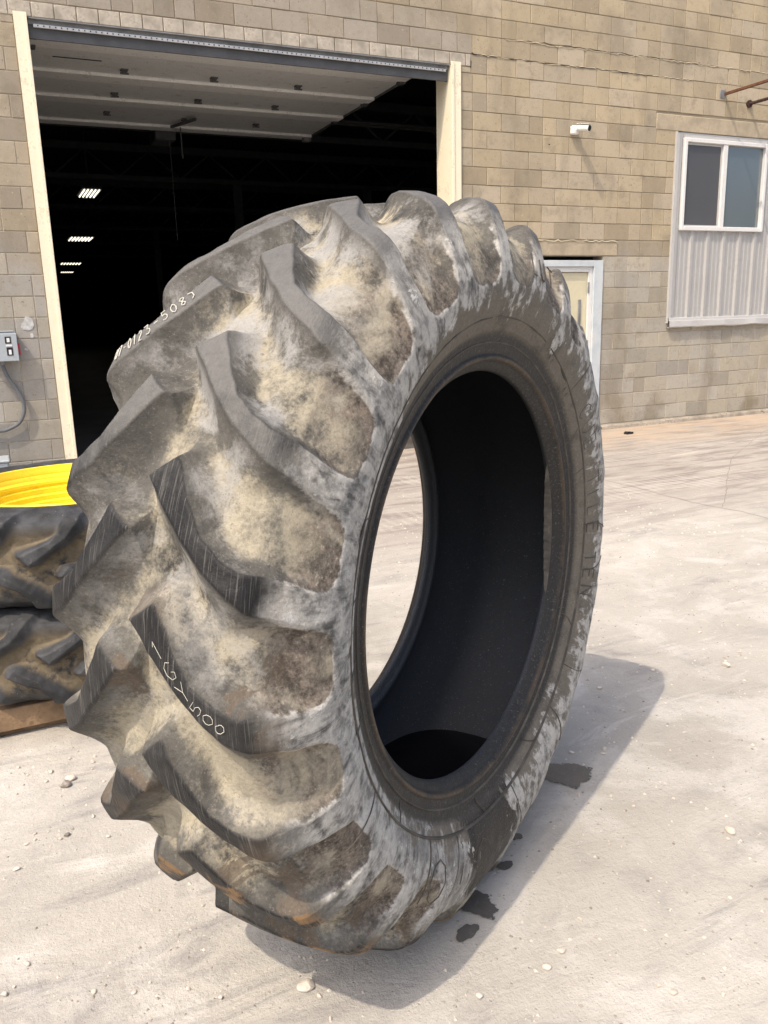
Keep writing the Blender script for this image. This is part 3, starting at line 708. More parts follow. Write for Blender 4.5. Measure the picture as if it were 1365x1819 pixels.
def mat_tyre():
    k = NT('dusty_worn_rubber'); P = k.obj(); X = k.sep(P)
    h = k.attr('h'); sg = k.attr('sg'); rr = k.attr('rr'); uu = k.attr('uu'); asg = k.ma('ABSOLUTE', sg)
    n0 = k.noise(P, 2.6, 5, .6); n1 = k.noise(P, 7, 7, .62); n2 = k.noise(P, 26, 6, .65); n3 = k.noise(P, 110, 5, .7); n4 = k.noise(P, 330, 3, .7)
    n5 = k.noise(P, 4.2, 6, .6, 1.2)
    fleck = k.ma('ADD', k.mul(n2, .5), k.mul(n3, .5))
    tread = k.ss(asg, .36, .27); upz = k.ss(X[2], .75, 1.6)
    # bare rubber
    rub = k.mix(k.ss(n2, .3, .7), (.016, .016, .017), (.048, .047, .046))
    grey = k.mix(fleck, (.036, .035, .032), (.215, .205, .18))
    beige = k.mix(fleck, (.17, .152, .113), (.58, .525, .40))
    yel = k.mix(fleck, (.36, .31, .215), (.74, .65, .47))
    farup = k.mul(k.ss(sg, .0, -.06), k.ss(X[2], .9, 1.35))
    # tread valleys and flanks: grime first, then patches of pale dust
    c = k.mix(k.ss(n1, .28, .50), rub, grey)
    cov = k.ma('ADD', k.ma('ADD', k.mul(n5, .50), k.mul(n1, .30)), k.ma('ADD', k.mul(k.ma('SUBTRACT', .62, h), .22), k.mul(k.ma('SUBTRACT', fleck, .5), .30)))
    c = k.mix(k.mul(k.ss(k.ma('SUBTRACT', cov, k.mul(farup, .13)), .45, .58), .92), c, beige)
    c = k.mix(k.mul(k.ss(k.ma('ADD', n0, k.mul(k.ma('SUBTRACT', fleck, .5), .5)), .55, .68), .7), c, yel)
    n7 = k.noise(P, 5.3, 6, .6, .8)
    c = k.mix(k.mul(k.ss(k.ma('ADD', n7, k.mul(k.ma('SUBTRACT', fleck, .5), .4)), .46, .60), k.mul(k.ma('ADD', .30, k.mul(upz, .6)), 1.0)), c, k.mix(fleck, (.12, .12, .118), (.50, .492, .47)))
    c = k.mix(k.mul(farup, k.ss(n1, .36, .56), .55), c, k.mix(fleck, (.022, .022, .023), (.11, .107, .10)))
    rub2 = k.mul(k.ss(k.ma('ADD', h, k.mul(k.ma('SUBTRACT', n1, .5), .5)), .52, .86), k.ss(h, 1.0, .97), .62); c = k.mix(rub2, c, k.mix(fleck, (.030, .029, .028), (.135, .128, .115)))
    c = k.mix(k.mul(k.ss(n2, .58, .72), .45), c, (.075, .066, .053))
    c = k.mix(k.mul(k.ss(n3, .58, .70), .55), c, (.06, .053, .043))
    # damp brown film with a crisp tide line
    tide = k.ss(k.ma('ADD', n5, k.mul(n2, .10)), .476, .468)
    c = k.mix(k.mul(tide, k.ss(X[2], 1.25, 1.05), .72), c, k.mix(fleck, (.065, .05, .037), (.20, .155, .115)))
    # worn lug tops: bare and scratched across, dusted where they face the sky
    top = k.mul(k.ss(k.ma('ADD', h, k.mul(k.ma('SUBTRACT', n2, .5), .12)), .90, .97), k.ss(k.ma('ADD', asg, k.mul(k.ma('SUBTRACT', n1, .5), .12)), .305, .265))
    scr = k.noise(k.vec(k.mul(uu, 9), k.mul(asg, 240), rr), 1.0, 3, .6)
    tdark = k.mix(k.ss(scr, .52, .72), k.mix(k.ss(n1, .4, .65), (.011, .011, .012), (.030, .030, .030)), (.11, .105, .095))
    tdust = k.mix(fleck, (.05, .05, .05), (.235, .228, .212))
    clay = k.mix(fleck, (.16, .09, .04), (.36, .22, .10))
    tdark = k.mix(k.mul(k.ss(k.ma('ADD', n1, k.mul(scr, .2)), .60, .70), k.ss(X[2], .75, .45)), tdark, clay)
    tc = k.mix(k.mul(k.ss(k.ma('ADD', X[2], k.mul(k.ma('SUBTRACT', n1, .5), .5)), 1.32, 1.52), .9), tdark, tdust)
    c = k.mix(k.mul(top, k.ss(k.ma('ADD', n1, k.mul(n3, .3)), .30, .42)), c, tc)
    c = k.mix(k.mul(k.ss(h, .80, .95), k.ss(h, .995, .96), tread, .35), c, (.05, .047, .042))
    # shoulder pockets: packed brown dirt
    pj = k.ma('ADD', h, k.mul(k.ma('SUBTRACT', k.ma('ADD', k.mul(n2, .5), k.mul(n1, .5)), .5), 1.1)); pock = k.mul(k.ss(k.ma('ADD', asg, k.mul(k.ma('SUBTRACT', n1, .5), .30)), .23, .36), k.ss(asg, .50, .46), k.ss(pj, 1.0, .55))
    dirt = k.mix(k.ss(fleck, .38, .62), (.045, .036, .029), (.21, .175, .145)); dirt = k.mix(k.mul(k.ss(n3, .58, .70), k.ss(n1, .42, .55)), dirt, (.45, .40, .34)); dirt = k.mix(k.mul(k.ss(n7, .50, .62), .8), dirt, beige)
    c = k.mix(k.mul(pock, k.ss(k.ma('ADD', k.ma('ADD', k.mul(n0, .8), k.mul(n2, .3)), k.mul(asg, 1.1)), .80, 1.0), .92), c, dirt)
    rim = k.mul(k.ss(h, .55, .80), k.ss(h, 1.0, .95), k.ss(asg, .29, .34), k.ss(k.ma('ADD', n2, k.mul(n0, .6)), .74, .88)); c = k.mix(k.mul(rim, .85), c, (.52, .50, .47))
    # sidewall buttress: chalky grey streaks over dark rubber
    side = k.mul(k.ss(asg, .28, .36), k.ss(k.ma('ADD', h, k.mul(k.ma('SUBTRACT', n2, .5), .9)), .70, .92))
    stv = k.vec(k.mul(uu, 20), k.mul(rr, 10), 0); st = k.noise(stv, 1.0, 6, .68, .9); st2 = k.noise(k.vec(k.mul(uu, 60), k.mul(rr, 9), 3), 1.0, 4, .7, .5)
    sd = k.mix(k.ss(st2, .35, .7), (.06, .059, .056), (.20, .196, .186))
    chalk = k.mix(fleck, (.15, .146, .136), (.80, .775, .715))
    lim = k.ma('ADD', k.mul(k.ma('SUBTRACT', st, .5), .22), k.ma('ADD', k.mul(k.ma('SUBTRACT', n1, .5), .30), k.mul(k.ma('SUBTRACT', n2, .5), .20)))
    cosf = k.ma('DIVIDE', X[1], rr)                                   # -1 towards the yard, +1 towards the factory
    reach = k.ma('ADD', k.ma('MULTIPLY_ADD', k.ss(cosf, -.95, -.25), .115, .605), k.mul(k.ss(X[2], .75, .3), -.045))
    mk = k.ss(k.ma('SUBTRACT', k.ma('ADD', rr, lim), reach), -.02, .025)
    sd = k.mix(k.mul(k.ss(k.ma('ADD', k.mul(st, .5), k.mul(n2, .5)), .37, .57), .92), sd, chalk); sd = k.mix(k.mul(k.ss(k.ma('ADD', k.mul(n7, .7), k.mul(n2, .3)), .52, .62), .65), sd, k.mix(fleck, (.035, .035, .035), (.17, .168, .16)))
    flak = k.mul(k.ss(k.ma('ADD', k.mul(n2, .6), k.mul(n3, .4)), .565, .60), k.ss(n7, .42, .52))
    sd = k.mix(k.mul(flak, .75), sd, (.62, .61, .59))
    low = k.mix(fleck, (.08, .071, .058), (.245, .22, .18)); low = k.mix(k.mul(k.ss(n1, .5, .7), .7), low, (.06, .055, .048))
    low = k.mix(k.mul(k.ss(n4, .66, .72), .5), low, (.4, .38, .34))
    sd = k.mix(mk, low, sd)
    c = k.mix(side, c, sd)
    # damp dark tongue low on the sidewall, crisp edged
    Y = X[1]; wetd = k.ma('ADD', k.ma('ABSOLUTE', k.ma('SUBTRACT', Y, -.06)), k.mul(k.ma('SUBTRACT', st, .5), .38))
    wet = k.mul(k.ss(wetd, .125, .118), k.ss(k.ma('ADD', rr, k.mul(k.ma('SUBTRACT', n1, .5), .3)), .86, .852), k.ss(rr, .60, .64), k.ss(X[2], .6, .5))
    c = k.mix(k.mul(wet, side), c, (.030, .028, .026))
    # bead and liner
    bead = k.ss(rr, .632, .612); c = k.mix(k.mul(bead, k.ss(asg, .5, .55)), c, k.mix(fleck, (.010, .010, .011), (.048, .046, .043)))
    rust = k.mul(k.ss(rr, .552, .557), k.ss(rr, .570, .565), k.ss(n1, .38, .55), k.ss(asg, .5, .55), k.ss(asg, .80, .75))
    c = k.mix(k.mul(rust, .6), c, (.11, .078, .05))
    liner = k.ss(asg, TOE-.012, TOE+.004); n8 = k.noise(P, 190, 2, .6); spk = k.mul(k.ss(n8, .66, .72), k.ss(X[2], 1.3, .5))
    c = k.mix(liner, c, k.mix(spk, k.mix(k.ss(X[2], 1.5, .4), (.007, .008, .0105), (.044, .048, .055)), (.16, .17, .18)))  # liner's bluish sheen painted into its colour, paler towards the bottom; specks on top
    g1 = k.noise(P, 150, 6, .75); g3 = k.noise(P, 60, 6, .7, .6); nt = k.ma('SUBTRACT', 1.0, k.mul(top, .9))
    c = k.mix(k.mul(k.ss(g1, .54, .68), nt, .38), c, k.mix(1.0, c, (.38, .36, .33), 'MULTIPLY'))
    c = k.mix(k.mul(k.ss(g1, .44, .34), k.ma('SUBTRACT', 1.0, liner), nt, .18), c, (.55, .52, .46))
    c = k.mix(k.mul(k.ss(g3, .60, .67), nt, .38), c, k.mix(1.0, c, (.42, .39, .35), 'MULTIPLY'))
    rgh = k.mix(k.ma('MAXIMUM', top, k.ma('MAXIMUM', bead, k.mul(wet, side))), (.88, .88, .88), (.52, .52, .52))
    hg = k.ma('ADD', k.ma('ADD', k.mul(n2, .5), k.mul(n3, .35)), k.ma('ADD', k.mul(n1, .5), k.mul(n4, .12)))
    hg = k.ma('ADD', hg, k.ma('ADD', k.mul(top, scr, .25), k.mul(flak, side, mk, .16)))
    return k.out(c, rgh, k.bump(hg, .7, .008), spec=.3)
TX, TY, TR = .9505, -7.0954, .9594
TYRE = empty('tractor_tyre', (TX, TY, 0), 'huge worn tractor tyre standing upright on the concrete yard, caked in pale dust', 'tyre', rz=math.radians(-57.93))
PROF = [(.9600, 0), (.9588, .06), (.9550, .12), (.9475, .18), (.938, .222), (.924, .248), (.900, .264), (.87, .278), (.84, .291), (.80, .304), (.76, .311), (.71, .307), (.67, .295), (.640, .281),
        (.628, .276), (.622, .270), (.605, .264), (.588, .259), (.576, .256), (.570, .254), (.567, .259), (.559, .259), (.555, .253), (.551, .247), (.546, .243), (.540, .238), (.533, .231), (.529, .224), (.532, .215), (.548, .208),
        (.57, .200), (.61, .222), (.66, .243), (.72, .250), (.77, .238), (.81, .214), (.838, .175), (.855, .13), (.866, .07), (.869, 0)]
TOE = float(resample(PROF, lambda s: .002)[1][int(np.argmin(resample(PROF, lambda s: .002)[0][:, 0]))])
def stepf(s): return .0048 if s < .50 else (.0042 if s < .75 else .016)
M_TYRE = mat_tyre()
N_L = 23; PITCH_DEG = 360/N_L
NOSE0 = 152.2
PH = math.radians(NOSE0-PITCH_DEG*round((NOSE0+25)/PITCH_DEG))      # seam low at the back
BIG = Tyre(TR, PROF, N_L, .066, .450, 66, stepf, 6.0, PH, seed=11, fade=True)
def ph_k(side, k): return PH+k*2*math.pi/N_L+(math.radians(6.0) if side < 0 else 0)
BIG.ph_k = ph_k
BIG.pos[..., 2] += TR-.004
# a little flattening where it bears on the ground
zz = BIG.pos[..., 2]; np.maximum(zz, .002+zz*.02, out=zz)
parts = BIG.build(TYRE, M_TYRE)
# moulded ribs, size figures and lettering on the sidewall
def side_pt(r, a, lift=0.0):
    i0 = np.searchsorted(BIG.sg, .262); hs = BIG.half[i0:]; j = int(np.argmax(hs[:, 0] < .53)); hs = hs[:j]
    x = float(np.interp(-r, -hs[:, 0], hs[:, 1])); return Vector((x+lift, r*math.cos(a), r*math.sin(a)+TR))
M_RUBBER = simple('moulded_rubber', (.075, .066, .055), .75, var=.3, sc=20, dirt=(.16, .145, .12), dirt_amt=.6)
def ring_rib(r, w, name):
    m = MB(); n = 160
    for i in range(n):
        a = 2*math.pi*i/n
        m.v += [side_pt(r-w, a, -.001), side_pt(r-w*.4, a, .0028), side_pt(r+w*.4, a, .0028), side_pt(r+w, a, -.001)]
    m.f += [(i*4+j, ((i+1) % n)*4+j, ((i+1) % n)*4+j+1, i*4+j+1) for i in range(n) for j in range(3)]
    return m.build(name, M_RUBBER, TYRE, True)
ring_rib(.655, .0035, 'sidewall_ring'); ring_rib(.596, .003, 'sidewall_ring')
rg = random.Random(3)
for i in range(26):
    a = 2*math.pi*i/26+rg.uniform(-.03, .03); r0, r1 = rg.choice([(.608, .652), (.608, .652), (.66, .80)])
    m = MB(); cur = rg.uniform(-.06, .06)
    m.tube([side_pt(r0+(r1-r0)*t/6, a+cur*(t/6)**2, .0003) for t in range(7)], .0016, 5); m.build('mould_line', M_RUBBER, TYRE)
GL = {'U': [[(0, 1), (0, .25), (.2, 0), (.5, 0), (.7, .25), (.7, 1)]], 'T': [[(0, 1), (.8, 1)], [(.4, 1), (.4, 0)]], '-': [[(.1, .5), (.6, .5)]],
      '0': [[(.35, 0), (.08, .22), (0, .5), (.08, .8), (.35, 1), (.6, .8), (.68, .5), (.6, .2), (.35, 0)]], '1': [[(.1, .75), (.3, 1), (.3, 0)]],
      '2': [[(.05, .75), (.2, .97), (.5, .95), (.6, .7), (.05, 0), (.7, .03)]], '3': [[(.05, .95), (.6, .95), (.3, .58), (.6, .45), (.6, .15), (.3, 0), (.0, .1)]],
      '5': [[(.62, 1), (.1, 1), (.06, .58), (.4, .62), (.62, .4), (.55, .1), (.25, 0), (.0, .1)]], '8': [[(.6, .9), (.3, 1), (.05, .8), (.3, .55), (.6, .25), (.35, 0), (.05, .2), (.3, .52), (.62, .78), (.6, .9)]],
      'G': [[(.7, .85), (.4, 1), (.08, .8), (0, .4), (.2, .05), (.55, .02), (.7, .3), (.45, .42)]], 'Y': [[(0, 1), (.35, .5)], [(.72, 1), (.35, .5), (.3, 0)]], 'L': [[(0, 1), (0, 0), (.6, 0)]],
      'C': [[(.65, .85), (.4, 1), (.08, .8), (0, .45), (.15, .1), (.45, 0), (.65, .15)]], 'F': [[(.65, 1), (0, 1), (0, 0)], [(0, .52), (.5, .52)]], 'E': [[(.65, 1), (0, 1), (0, 0), (.65, 0)], [(0, .52), (.5, .52)]],
      'I': [[(.2, 1), (.2, 0)]], 'B': [[(0, 0), (0, 1), (.45, 1), (.6, .8), (.45, .55), (0, .53)], [(.45, .55), (.66, .3), (.5, 0), (0, 0)]], 'N': [[(0, 0), (0, 1), (.65, 0), (.65, 1)]], 'M': [[(0, 0), (.05, 1), (.4, .3), (.75, 1), (.8, 0)]],
      'V': [[(0, 1), (.35, 0), (.7, 1)]], 'O': [[(.5, 0), (.15, .15), (0, .5), (.15, .85), (.5, 1), (.85, .85), (1, .5), (.85, .15), (.5, 0)]], ')': [[(0, .9), (.5, .75), (.55, .3), (.2, .05)]], ' ': []}
def dense(st, n=5):
    o = []
    for (a, b) in zip(st[:-1], st[1:]):
        o += [(a[0]+(b[0]-a[0])*i/n, a[1]+(b[1]-a[1])*i/n) for i in range(n)]
    return o+[st[-1]]
def sidewall_text(txt, r0, hgt, a0, da, thick=.0026, flipdir=1):
    a = a0
    for ch in txt:
        if ch != ' ':
            m = MB()
            for st in GL[ch]:
                m.tube([side_pt(r0+hgt*y, a-x*da*.8, .0004) for x, y in dense(st)], thick*.75, 5)
            m.build('moulded_letter', M_RUBBER, TYRE)
        a -= da
# angle: 90 = top, decreasing towards the wall side
sidewall_text('LUT', .775, .05, math.radians(78), math.radians(3.8))
sidewall_text('CUE', .665, .062, math.radians(33), math.radians(4.6))
sidewall_text('TILE', .665, .062, math.radians(13), math.radians(4.6))
sidewall_text('TEN', .665, .058, math.radians(-9), math.radians(4.6))
sidewall_text('M', .612, .036, math.radians(44), math.radians(4))
sidewall_text('M', .612, .036, math.radians(58), math.radians(4))
for a, hh in ((-96, 1), (-116, 1)):
    sidewall_text('O', .700, .105, math.radians(a), math.radians(8), .002); 
sidewall_text('I', .725, .055, math.radians(a+8), math.radians(5), .002)
# loose torn strip of rubber along the inside of the bead
m = MB(); n = 44; rt = random.Random(5)
for i in range(n+1):
    t = i/n; a = math.radians(24-46*t); w = math.sin(math.pi*t)**.6; j = rt.uniform(-.0025, .0025)
    for dr, ds in ((.0005, 0), (-.013*w+j, -.020*w), (-.016*w+j, -.018*w), (-.003, .003)):
        r = .5285+dr; m.v.append((.226+ds, r*math.cos(a), r*math.sin(a)+TR-.004))
m.f = [(i*4+j, (i+1)*4+j, (i+1)*4+(j+1) % 4, i*4+(j+1) % 4) for i in range(n) for j in range(4)]
m.build('torn_bead_strip', M_RUBBER, TYRE)
# hand lettering with a paint pen on two lug tops
def lug_text(side, k, txt, c0, c1, hgt, thick, rev, stacked=False):
    """write along the lug centre line between parameters c0..c1 (0 nose, 1 shoulder)"""
    L = [LEFT[i] for i in range(6)]; Rr = [RIGHT[i] for i in range(6)]
    cl = [((a[0]+b[0])/2, (a[1]+b[1])/2) for a, b in zip(L, Rr)]
    def P(t, off):
        i = min(int(t*5), 4); f = t*5-i
        du = cl[i][0]+(cl[i+1][0]-cl[i][0])*f; sg = cl[i][1]+(cl[i+1][1]-cl[i][1])*f
        d = Vector((math.radians(cl[i+1][0]-cl[i][0])*TR, cl[i+1][1]-cl[i][1])).normalized(); n = Vector((-d.y, d.x))
        return BIG.top(side, k, du+math.degrees(n.x*off/TR), sg+n.y*off, .0016)+Vector((0, 0, TR-.004))
    n = len(txt); m = MB(); ln = .30*abs(c1-c0)
    for i, ch in enumerate(txt):
        for st in GL[ch]:
            pts = []
            for x, y in dense(st):
                t = c0+(c1-c0)*(i+(.78*(1-y) if stacked else x*.82))/n
                pts.append(P(min(max(t, 0), .999), ((x-.35) if stacked else (y-.5))*hgt*rev))
            m.tube(pts, thick, 5)
    pid = k % N_L+(N_L if side < 0 else 0)
    m.build('paint_marking', M_CHALK, parts.get(pid, TYRE), True)
k0 = round((math.radians(NOSE0)-PH)/(2*math.pi/N_L))
lug_text(-1, k0-2, 'UT-0123-508)', .67, .10, .034, .0012, 1)
lug_text(1, k0+1, '1GY500', .13, .68, .027, .00055, 1, True)
# water standing inside the tyre
zw = .215; hs = BIG.half; i1 = len(hs)-1; i0 = int(np.argmax((BIG.sg > .72) & (hs[:, 1] < .1905))) if False else None
sel = BIG.sg > .755; rin, sin_ = hs[sel, 0], hs[sel, 1]
pts = []
for r, sx in zip(rin, sin_):
    q = (r+.004)**2-(TR-.004-zw)**2
    if q > 0: pts.append((sx+.004, math.sqrt(q)))
ring = [(x, y) for x, y in pts]+[(-x, y) for x, y in pts[::-1][1:]]; ring = ring+[(x, -y) for x, y in ring[::-1]]
m = MB(); m.v = [(0, 0, 0)]+[(x, y, 0) for x, y in ring]; n = len(ring); m.f = [(0, 1+i, 1+(i+1) % n) for i in range(n)]
o = m.build('rainwater', M_WATER); o.location = (TX, TY, zw); o.rotation_euler = (0, 0, math.radians(-57.93))
tag(o, 'black rainwater pooled in the bottom of the big tyre', 'water')

# ---------------------------------------------------------------- stack of two wheels on a pallet
def mat_tyre2():
    k = NT('muddy_black_rubber'); P = k.obj(); h = k.attr('h'); asg = k.ma('ABSOLUTE', k.attr('sg'))
    n1 = k.noise(P, 9, 6, .6); n2 = k.noise(P, 40, 5, .65); n3 = k.noise(P, 150, 4, .7)
    c = k.mix(k.ss(n1, .3, .7), (.020, .021, .023), (.066, .069, .075))
    mud = k.mul(k.ss(k.ma('ADD', h, k.mul(k.ma('SUBTRACT', n1, .5), .8)), .55, .10), k.ss(asg, .20, .13), k.ss(k.ma('ADD', n1, k.mul(n2, .4)), .52, .68))
    c = k.mix(mud, c, k.mix(n2, (.055, .044, .03), (.21, .168, .108)))
    c = k.mix(k.mul(k.ss(n2, .58, .72), k.ss(h, .9, .98), .35), c, (.22, .21, .2))
    c = k.mix(k.mul(k.ss(n3, .66, .74), k.ss(h, .6, .2)), c, (.42, .36, .26))
    return k.out(c, .7, k.bump(k.ma('ADD', n2, k.mul(n3, .5)), .4, .006), spec=.35)
M_TYRE2 = mat_tyre2()
PROF2 = [(.755, 0), (.752, .06), (.742, .12), (.725, .160), (.700, .180), (.66, .190), (.62, .196), (.57, .194), (.535, .186), (.515, .178), (.505, .172), (.497, .160), (.49, .14), (.50, .132), (.53, .145), (.58, .155), (.62, .145), (.655, .11), (.672, .06), (.675, 0)]
def wheel(x, y, z, label, rz, with_rim):
    root = empty('farm_wheel', (x, y, z), label, 'wheel', 'wheels stacked on the pallet')
    T = Tyre(.755, PROF2, 17, .052, .27, 72, lambda s: .0055, 10.6, rz, scale=.8, wscale=.62, asc=1.12, seed=int(rz*100)+31, rough=.002)
    p = T.pos.copy(); T.pos = np.stack([p[..., 1], p[..., 2], p[..., 0]], -1); n = T.nrm; T.nrm = np.stack([n[..., 1], n[..., 2], n[..., 0]], -1)
    T.build(root, M_TYRE2, True, .26, .35)
    m = MB()
    pr = [(.512, .178), (.516, .186), (.510, .192), (.502, .188), (.498, .172), (.492, .160), (.492, .150), (.484, .140), (.482, .128), (.466, .118), (.464, .106), (.470, .100), (.470, .092), (.458, .084), (.456, .060), (.447, .052), (.446, .03), (.438, .022), (.436, .0), (.430, -.04), (.428, -.09), (.455, -.12), (.486, -.14), (.498, -.172), (.510, -.192)]
    m.lathe(pr, 96); m.build('rim', M_YELLOW, root, True)
    m = MB(); m.lathe([(.4285, -.06), (.36, -.07), (.30, -.10), (.20, -.11), (.10, -.11), (.099, -.13)], 64); rd = m.build('wheel_disc', M_YELLOW, root, True)
    for i in range(8):
        a = 2*math.pi*i/8; m = MB(); m.lathe([(.001, .022), (.016, .022), (.016, 0)], 6, Matrix.Translation((.15*math.cos(a), .15*math.sin(a), -.111))); m.build('wheel_nut', M_GALV, rd)
    return root, T
SX, SY = .26, -5.10
w1, _ = wheel(SX, SY, .335, 'black muddy wheel at the bottom of the stack, resting on the pallet', .3, False)
w2, T2 = wheel(SX+.01, SY, .735, 'black lugged wheel with a yellow rim, on top of the stack', .62, True)
# tie wire across the yellow rim and dry stalks caught in the lugs
m = MB(); m.tube([(SX+.51*math.cos(a)*.93, SY+.51*math.sin(a)*.93, .735+.10+.006*math.sin(a*7)) for a in np.linspace(.6, 2.9, 30)], .003, 5)
tag(m.build('tie_wire', M_DARK), 'thin black wire lying round the inside of the yellow rim', 'wire')
m = MB(); rs = random.Random(8)
for i in range(70):
    a = rs.uniform(-2.6, -1.2); z = rs.choice([.735, .335])+rs.uniform(-.12, .12); r = .735+rs.uniform(-.02, .02); p = Vector((SX+r*math.cos(a), SY+r*math.sin(a), z)); d = Vector((-math.sin(a), math.cos(a), rs.uniform(-.7, .7)))*rs.uniform(.02, .07)
    q = Vector((math.cos(a), math.sin(a), 0))*rs.uniform(0, .02); m.tube([p-d, p+q, p+d], .0011, 4)
m.build('straw', simple('dry_straw', (.42, .33, .19), .9, var=.3, sc=30), w2, kind='stuff')
PAL = empty('pallet', (SX, SY, 0), 'worn timber pallet under the stacked wheels', 'pallet')
for yy in (-.46, -.23, 0, .23, .46):
    m = MB(); m.cbox(-.6, .6, yy-.05, yy+.05, .105, .125, .003); m.build('deck_board', M_WOOD, PAL)
for xx in (-.55, 0, .55):
    m = MB(); m.cbox(xx-.025, xx+.025, -.52, .52, .0205, .1045, .003); m.build('stringer', M_WOOD, PAL)
for yy in (-.48, 0, .48):
    m = MB(); m.cbox(-.6, .6, yy-.05, yy+.05, .0, .02, .003); m.build('bottom_board', M_WOOD, PAL)
m = MB(); m.cbox(-.62, .62, -.56, -.521, .03, .125, .003); m.build('end_board', M_WOOD, PAL)

# ================================================================== ground details
def blob(cx, cy, rx, ry, rot, seed, z, name, lab, n=40, jag=.32):
    r_ = random.Random(seed); ph = [r_.uniform(0, 6.28) for _ in range(9)]; am = [r_.uniform(.3, 1)*jag/(1+i*.45) for i in range(9)]
    m = MB(); m.v = [(0, 0, 0)]; rx *= 1.12; ry *= 1.12
    for i in range(n):
        a = 2*math.pi*i/n; k = 1+sum(am[j]*math.sin((j+2)*a+ph[j]) for j in range(9))*.55+r_.uniform(-.03, .03)
        x, y = rx*k*math.cos(a), ry*k*math.sin(a); m.v.append((x*math.cos(rot)-y*math.sin(rot), x*math.sin(rot)+y*math.cos(rot), 0))
    m.f = [(0, 1+i, 1+(i+1) % n) for i in range(n)]
    o = m.build(name, M_WET); at = o.data.attributes.new('rim', 'FLOAT', 'POINT'); at.data.foreach_set('value', [0.0]+[1.0]*n); o.location = (cx, cy, z); return tag(o, lab, 'wet patch', 'wet patches beside the big tyre')
blob(1.665, -6.90, .112, .078, -.75, 1, .004, 'wet_patch', 'largest dark wet patch on the shaded concrete, farthest from the camera')
blob(1.03, -7.325, .085, .05, -.75, 12, .004, 'wet_patch', 'ragged dark wet patch touching the foot of the big tyre')
blob(.962, -7.423, .038, .024, .35, 3, .004, 'wet_patch', 'oval dark wet patch nearest the camera, clear of the tyre', jag=.2)
blob(1.205, -7.237, .028, .02, .1, 4, .004, 'wet_patch', 'small round wet spot between the two ragged wet patches', jag=.15)
blob(1.30, -7.12, .026, .035, .5, 5, .004, 'wet_patch', 'small wet spot half hidden under the side of the tyre')
blob(1.145, -7.225, .022, .012, .5, 6, .004, 'wet_patch', 'tiny wet spot at the tyre lug beside the small round spot')
def rock(r, seed):
    bm = bmesh.new(); bmesh.ops.create_icosphere(bm, subdivisions=2 if r > .009 else 1, radius=1); r_ = random.Random(seed)
    a = [Vector((r_.gauss(0, 1), r_.gauss(0, 1), r_.gauss(0, 1))).normalized() for _ in range(7)]; t = [r_.uniform(.45, .95) for _ in a]
    sc = Vector((r_.uniform(.8, 1.25), r_.uniform(.65, 1), r_.uniform(.5, .75)))
    for v in bm.verts:
        for d, q in zip(a, t):
            p = v.co.dot(d)
            if p > q: v.co -= d*(p-q)*.9
        v.co = Vector((v.co.x*sc.x, v.co.y*sc.y, v.co.z*sc.z))*r
    me = bpy.data.meshes.new('pebble'); bm.to_mesh(me); bm.free(); return me
big = [(.511, -7.404, .021, 'large white stone lying at the lit edge of the tyre shadow'), (1.93, -7.42, .019, 'rounded pale stone alone on the sunlit concrete beyond the shadow edge'),
       (1.08, -7.62, .012, 'white stone just outside the tyre shadow, near its lower edge'), (1.15, -7.59, .013, 'upright pale stone on the open sunlit concrete near the shadow'),
       (2.89, -6.51, .022, 'flat pale stone on bare concrete beyond the shadow tip'), (.06, -6.11, .020, 'whitest stone of the little heap beside the wheel stack'), (.02, -6.46, .013, 'brown stone lying alone left of the big tyre lugs'),
       (.04, -6.145, .024, 'largest grey stone of the little heap beside the wheel stack')]
for i, (x, y, r, lab) in enumerate(big):
    o = bpy.data.objects.new('stone', rock(r, 50+i)); o.data.materials.append(M_STONE2 if 'brown' in lab or 'grey' in lab else M_STONE); COL.objects.link(o); o.location = (x, y, r*.42); o.rotation_euler = (0, 0, i*1.3); tag(o, lab, 'stone')
peb_me = [rock(1.0, 200+i) for i in range(5)]
for mme in peb_me: mme.materials.append(M_STONE)
spots = [(-.02, -6.08), (1.71, -7.18), (1.55, -7.3), (1.41, -7.88), (1.31, -7.82), (1.29, -7.79), (.88, -7.62), (2.91, -6.05), (-.1, -6.45), (.11, -6.39), (.17, -6.18), (-.12, -6.12), (-.03, -6.41), (1.86, -6.98), (.0, -6.02), (.10, -6.2), (.14, -6.07), (-.08, -6.0), (.16, -5.98), (.07, -5.95)]
spots += [(random.uniform(1.0, 3.2), random.uniform(-7.7, -5.6)) for _ in range(60)]+[(random.uniform(-.6, .6), random.uniform(-7.6, -5.9)) for _ in range(50)]
def under_tyre(x, y):
    d = Vector((x-TX, y-TY)); a = Vector((.531, -.847)); s_ = d.dot(a); return abs(s_) < .3 and (d-a*s_).length < .36
for x, y in spots:
    if under_tyre(x, y): continue
    o = bpy.data.objects.new('pebble', random.choice(peb_me)); COL.objects.link(o); r = random.uniform(.004, .0105); o.scale = (r, r, r); o.location = (x, y, r*.4); o.rotation_euler = (0, 0, random.uniform(0, 6))
    tag(o, 'small pale pebble lying on the dusty concrete yard', 'pebble', 'pebbles scattered over the yard')
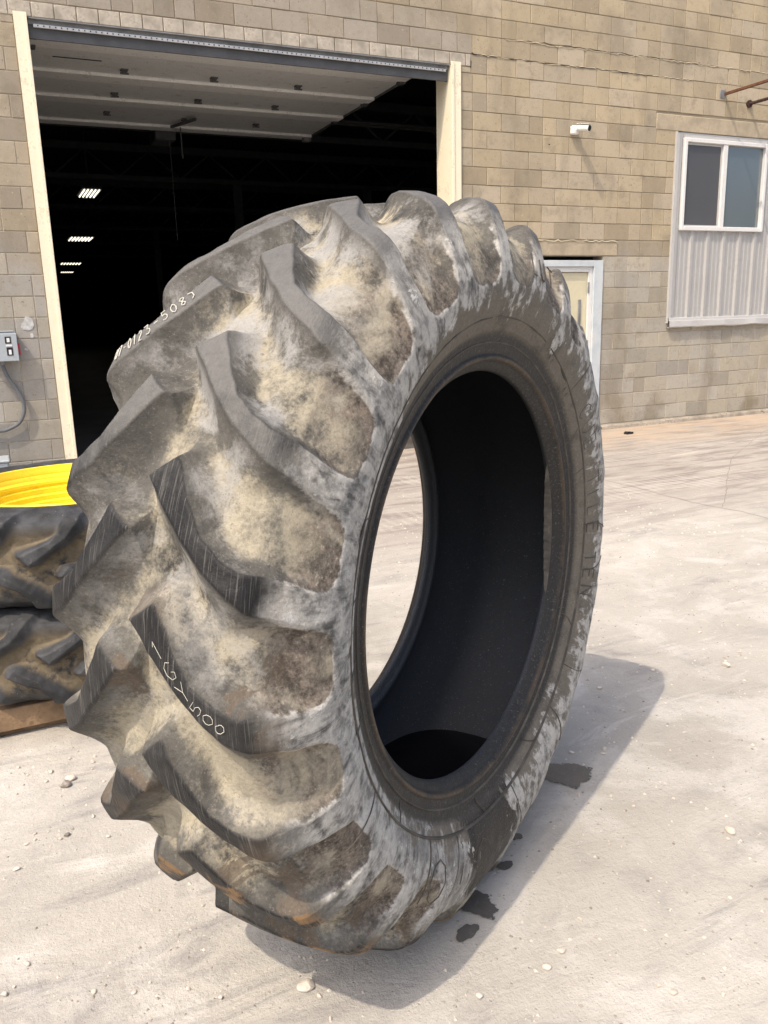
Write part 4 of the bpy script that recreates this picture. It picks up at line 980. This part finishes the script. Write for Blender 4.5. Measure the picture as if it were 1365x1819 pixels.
# fine gravel nobody could count
m = MB(); base = [(-1, -1, 0), (1, -1, 0), (1, 1, 0), (-1, 1, 0), (0, 0, 1.1)]
for _ in range(7500):
    x = random.uniform(-1.2, 5); y = random.uniform(-8.3, -.15)
    if random.random() > 1/(1+.25*max(0, y+7)**1.3): continue
    r = random.choice([.0016, .002, .0024, .003, .004, .0052])*random.uniform(.7, 1.1)*(1 if y < -5 else 1.5); a = random.uniform(0, 6); o = len(m.v)
    for bx, by, bz in base:
        bx *= random.uniform(.6, 1.3); by *= random.uniform(.6, 1.3); m.v.append((x+r*(bx*math.cos(a)-by*math.sin(a)), y+r*(bx*math.sin(a)+by*math.cos(a)), r*bz))
    m.f += [(o, o+1, o+4), (o+1, o+2, o+4), (o+2, o+3, o+4), (o+3, o, o+4)]
m.build('gravel', M_STONE, kind='stuff')
m = MB()
for _ in range(3800):
    x = random.uniform(-1, 5); y = random.uniform(-8.3, -3.0); r = random.choice([.0016, .002, .0026, .0035, .0045])*random.uniform(.7, 1.1); a = random.uniform(0, 6); o = len(m.v)
    for bx, by, bz in base:
        bx *= random.uniform(.6, 1.6); m.v.append((x+r*(bx*math.cos(a)-by*math.sin(a)), y+r*(bx*math.sin(a)+by*math.cos(a)), r*bz))
    m.f += [(o, o+1, o+4), (o+1, o+2, o+4), (o+2, o+3, o+4), (o+3, o, o+4)]
m.build('gravel', M_STONE2, kind='stuff')
# cracks and a saw joint in the slab: thin dark ribbons just over the surface
def slab_crack(pts, w):
    m = MB(); P = []
    for a, b in zip(pts[:-1], pts[1:]):
        n = max(2, int(math.dist(a, b)/.09))
        for i in range(n): P.append((a[0]+(b[0]-a[0])*i/n+random.uniform(-.012, .012), a[1]+(b[1]-a[1])*i/n+random.uniform(-.012, .012)))
    P.append(pts[-1])
    for i, (x, y) in enumerate(P):
        a, b = P[max(0, i-1)], P[min(len(P)-1, i+1)]; t = Vector((b[0]-a[0], b[1]-a[1])).normalized(); k = w*random.uniform(.4, 1.3)
        m.v += [(x-t.y*k, y+t.x*k, .002), (x+t.y*k, y-t.x*k, .002)]
    m.f = [(2*i, 2*i+1, 2*i+3, 2*i+2) for i in range(len(P)-1)]
    o = m.build('slab_crack', M_CRACKG, GROUND)
M_CRACKG = simple('slab_crack_dirt', (.26, .235, .21), .95)
slab_crack([(5.24, -2.0), (5.24, -2.83), (5.23, -3.49), (5.23, -4.03), (5.31, -4.4), (5.3, -6.5)], .005)
slab_crack([(5.31, -4.22), (6.05, -3.57), (7.12, -2.64), (8.42, -1.8), (9.26, -1.29)], .0045)
m = MB(); m.cbox(-.06, .06, -.035, .035, 0, .028, .006); m.cbox(-.05, .0, -.03, .03, .0285, .036, .004); o = m.build('plastic_scrap', M_LENS); o.location = (7.483, -.594, 0); o.rotation_euler = (0, 0, .1)
tag(o, 'small black plastic scrap on the rusty sand by the wall', 'scrap')
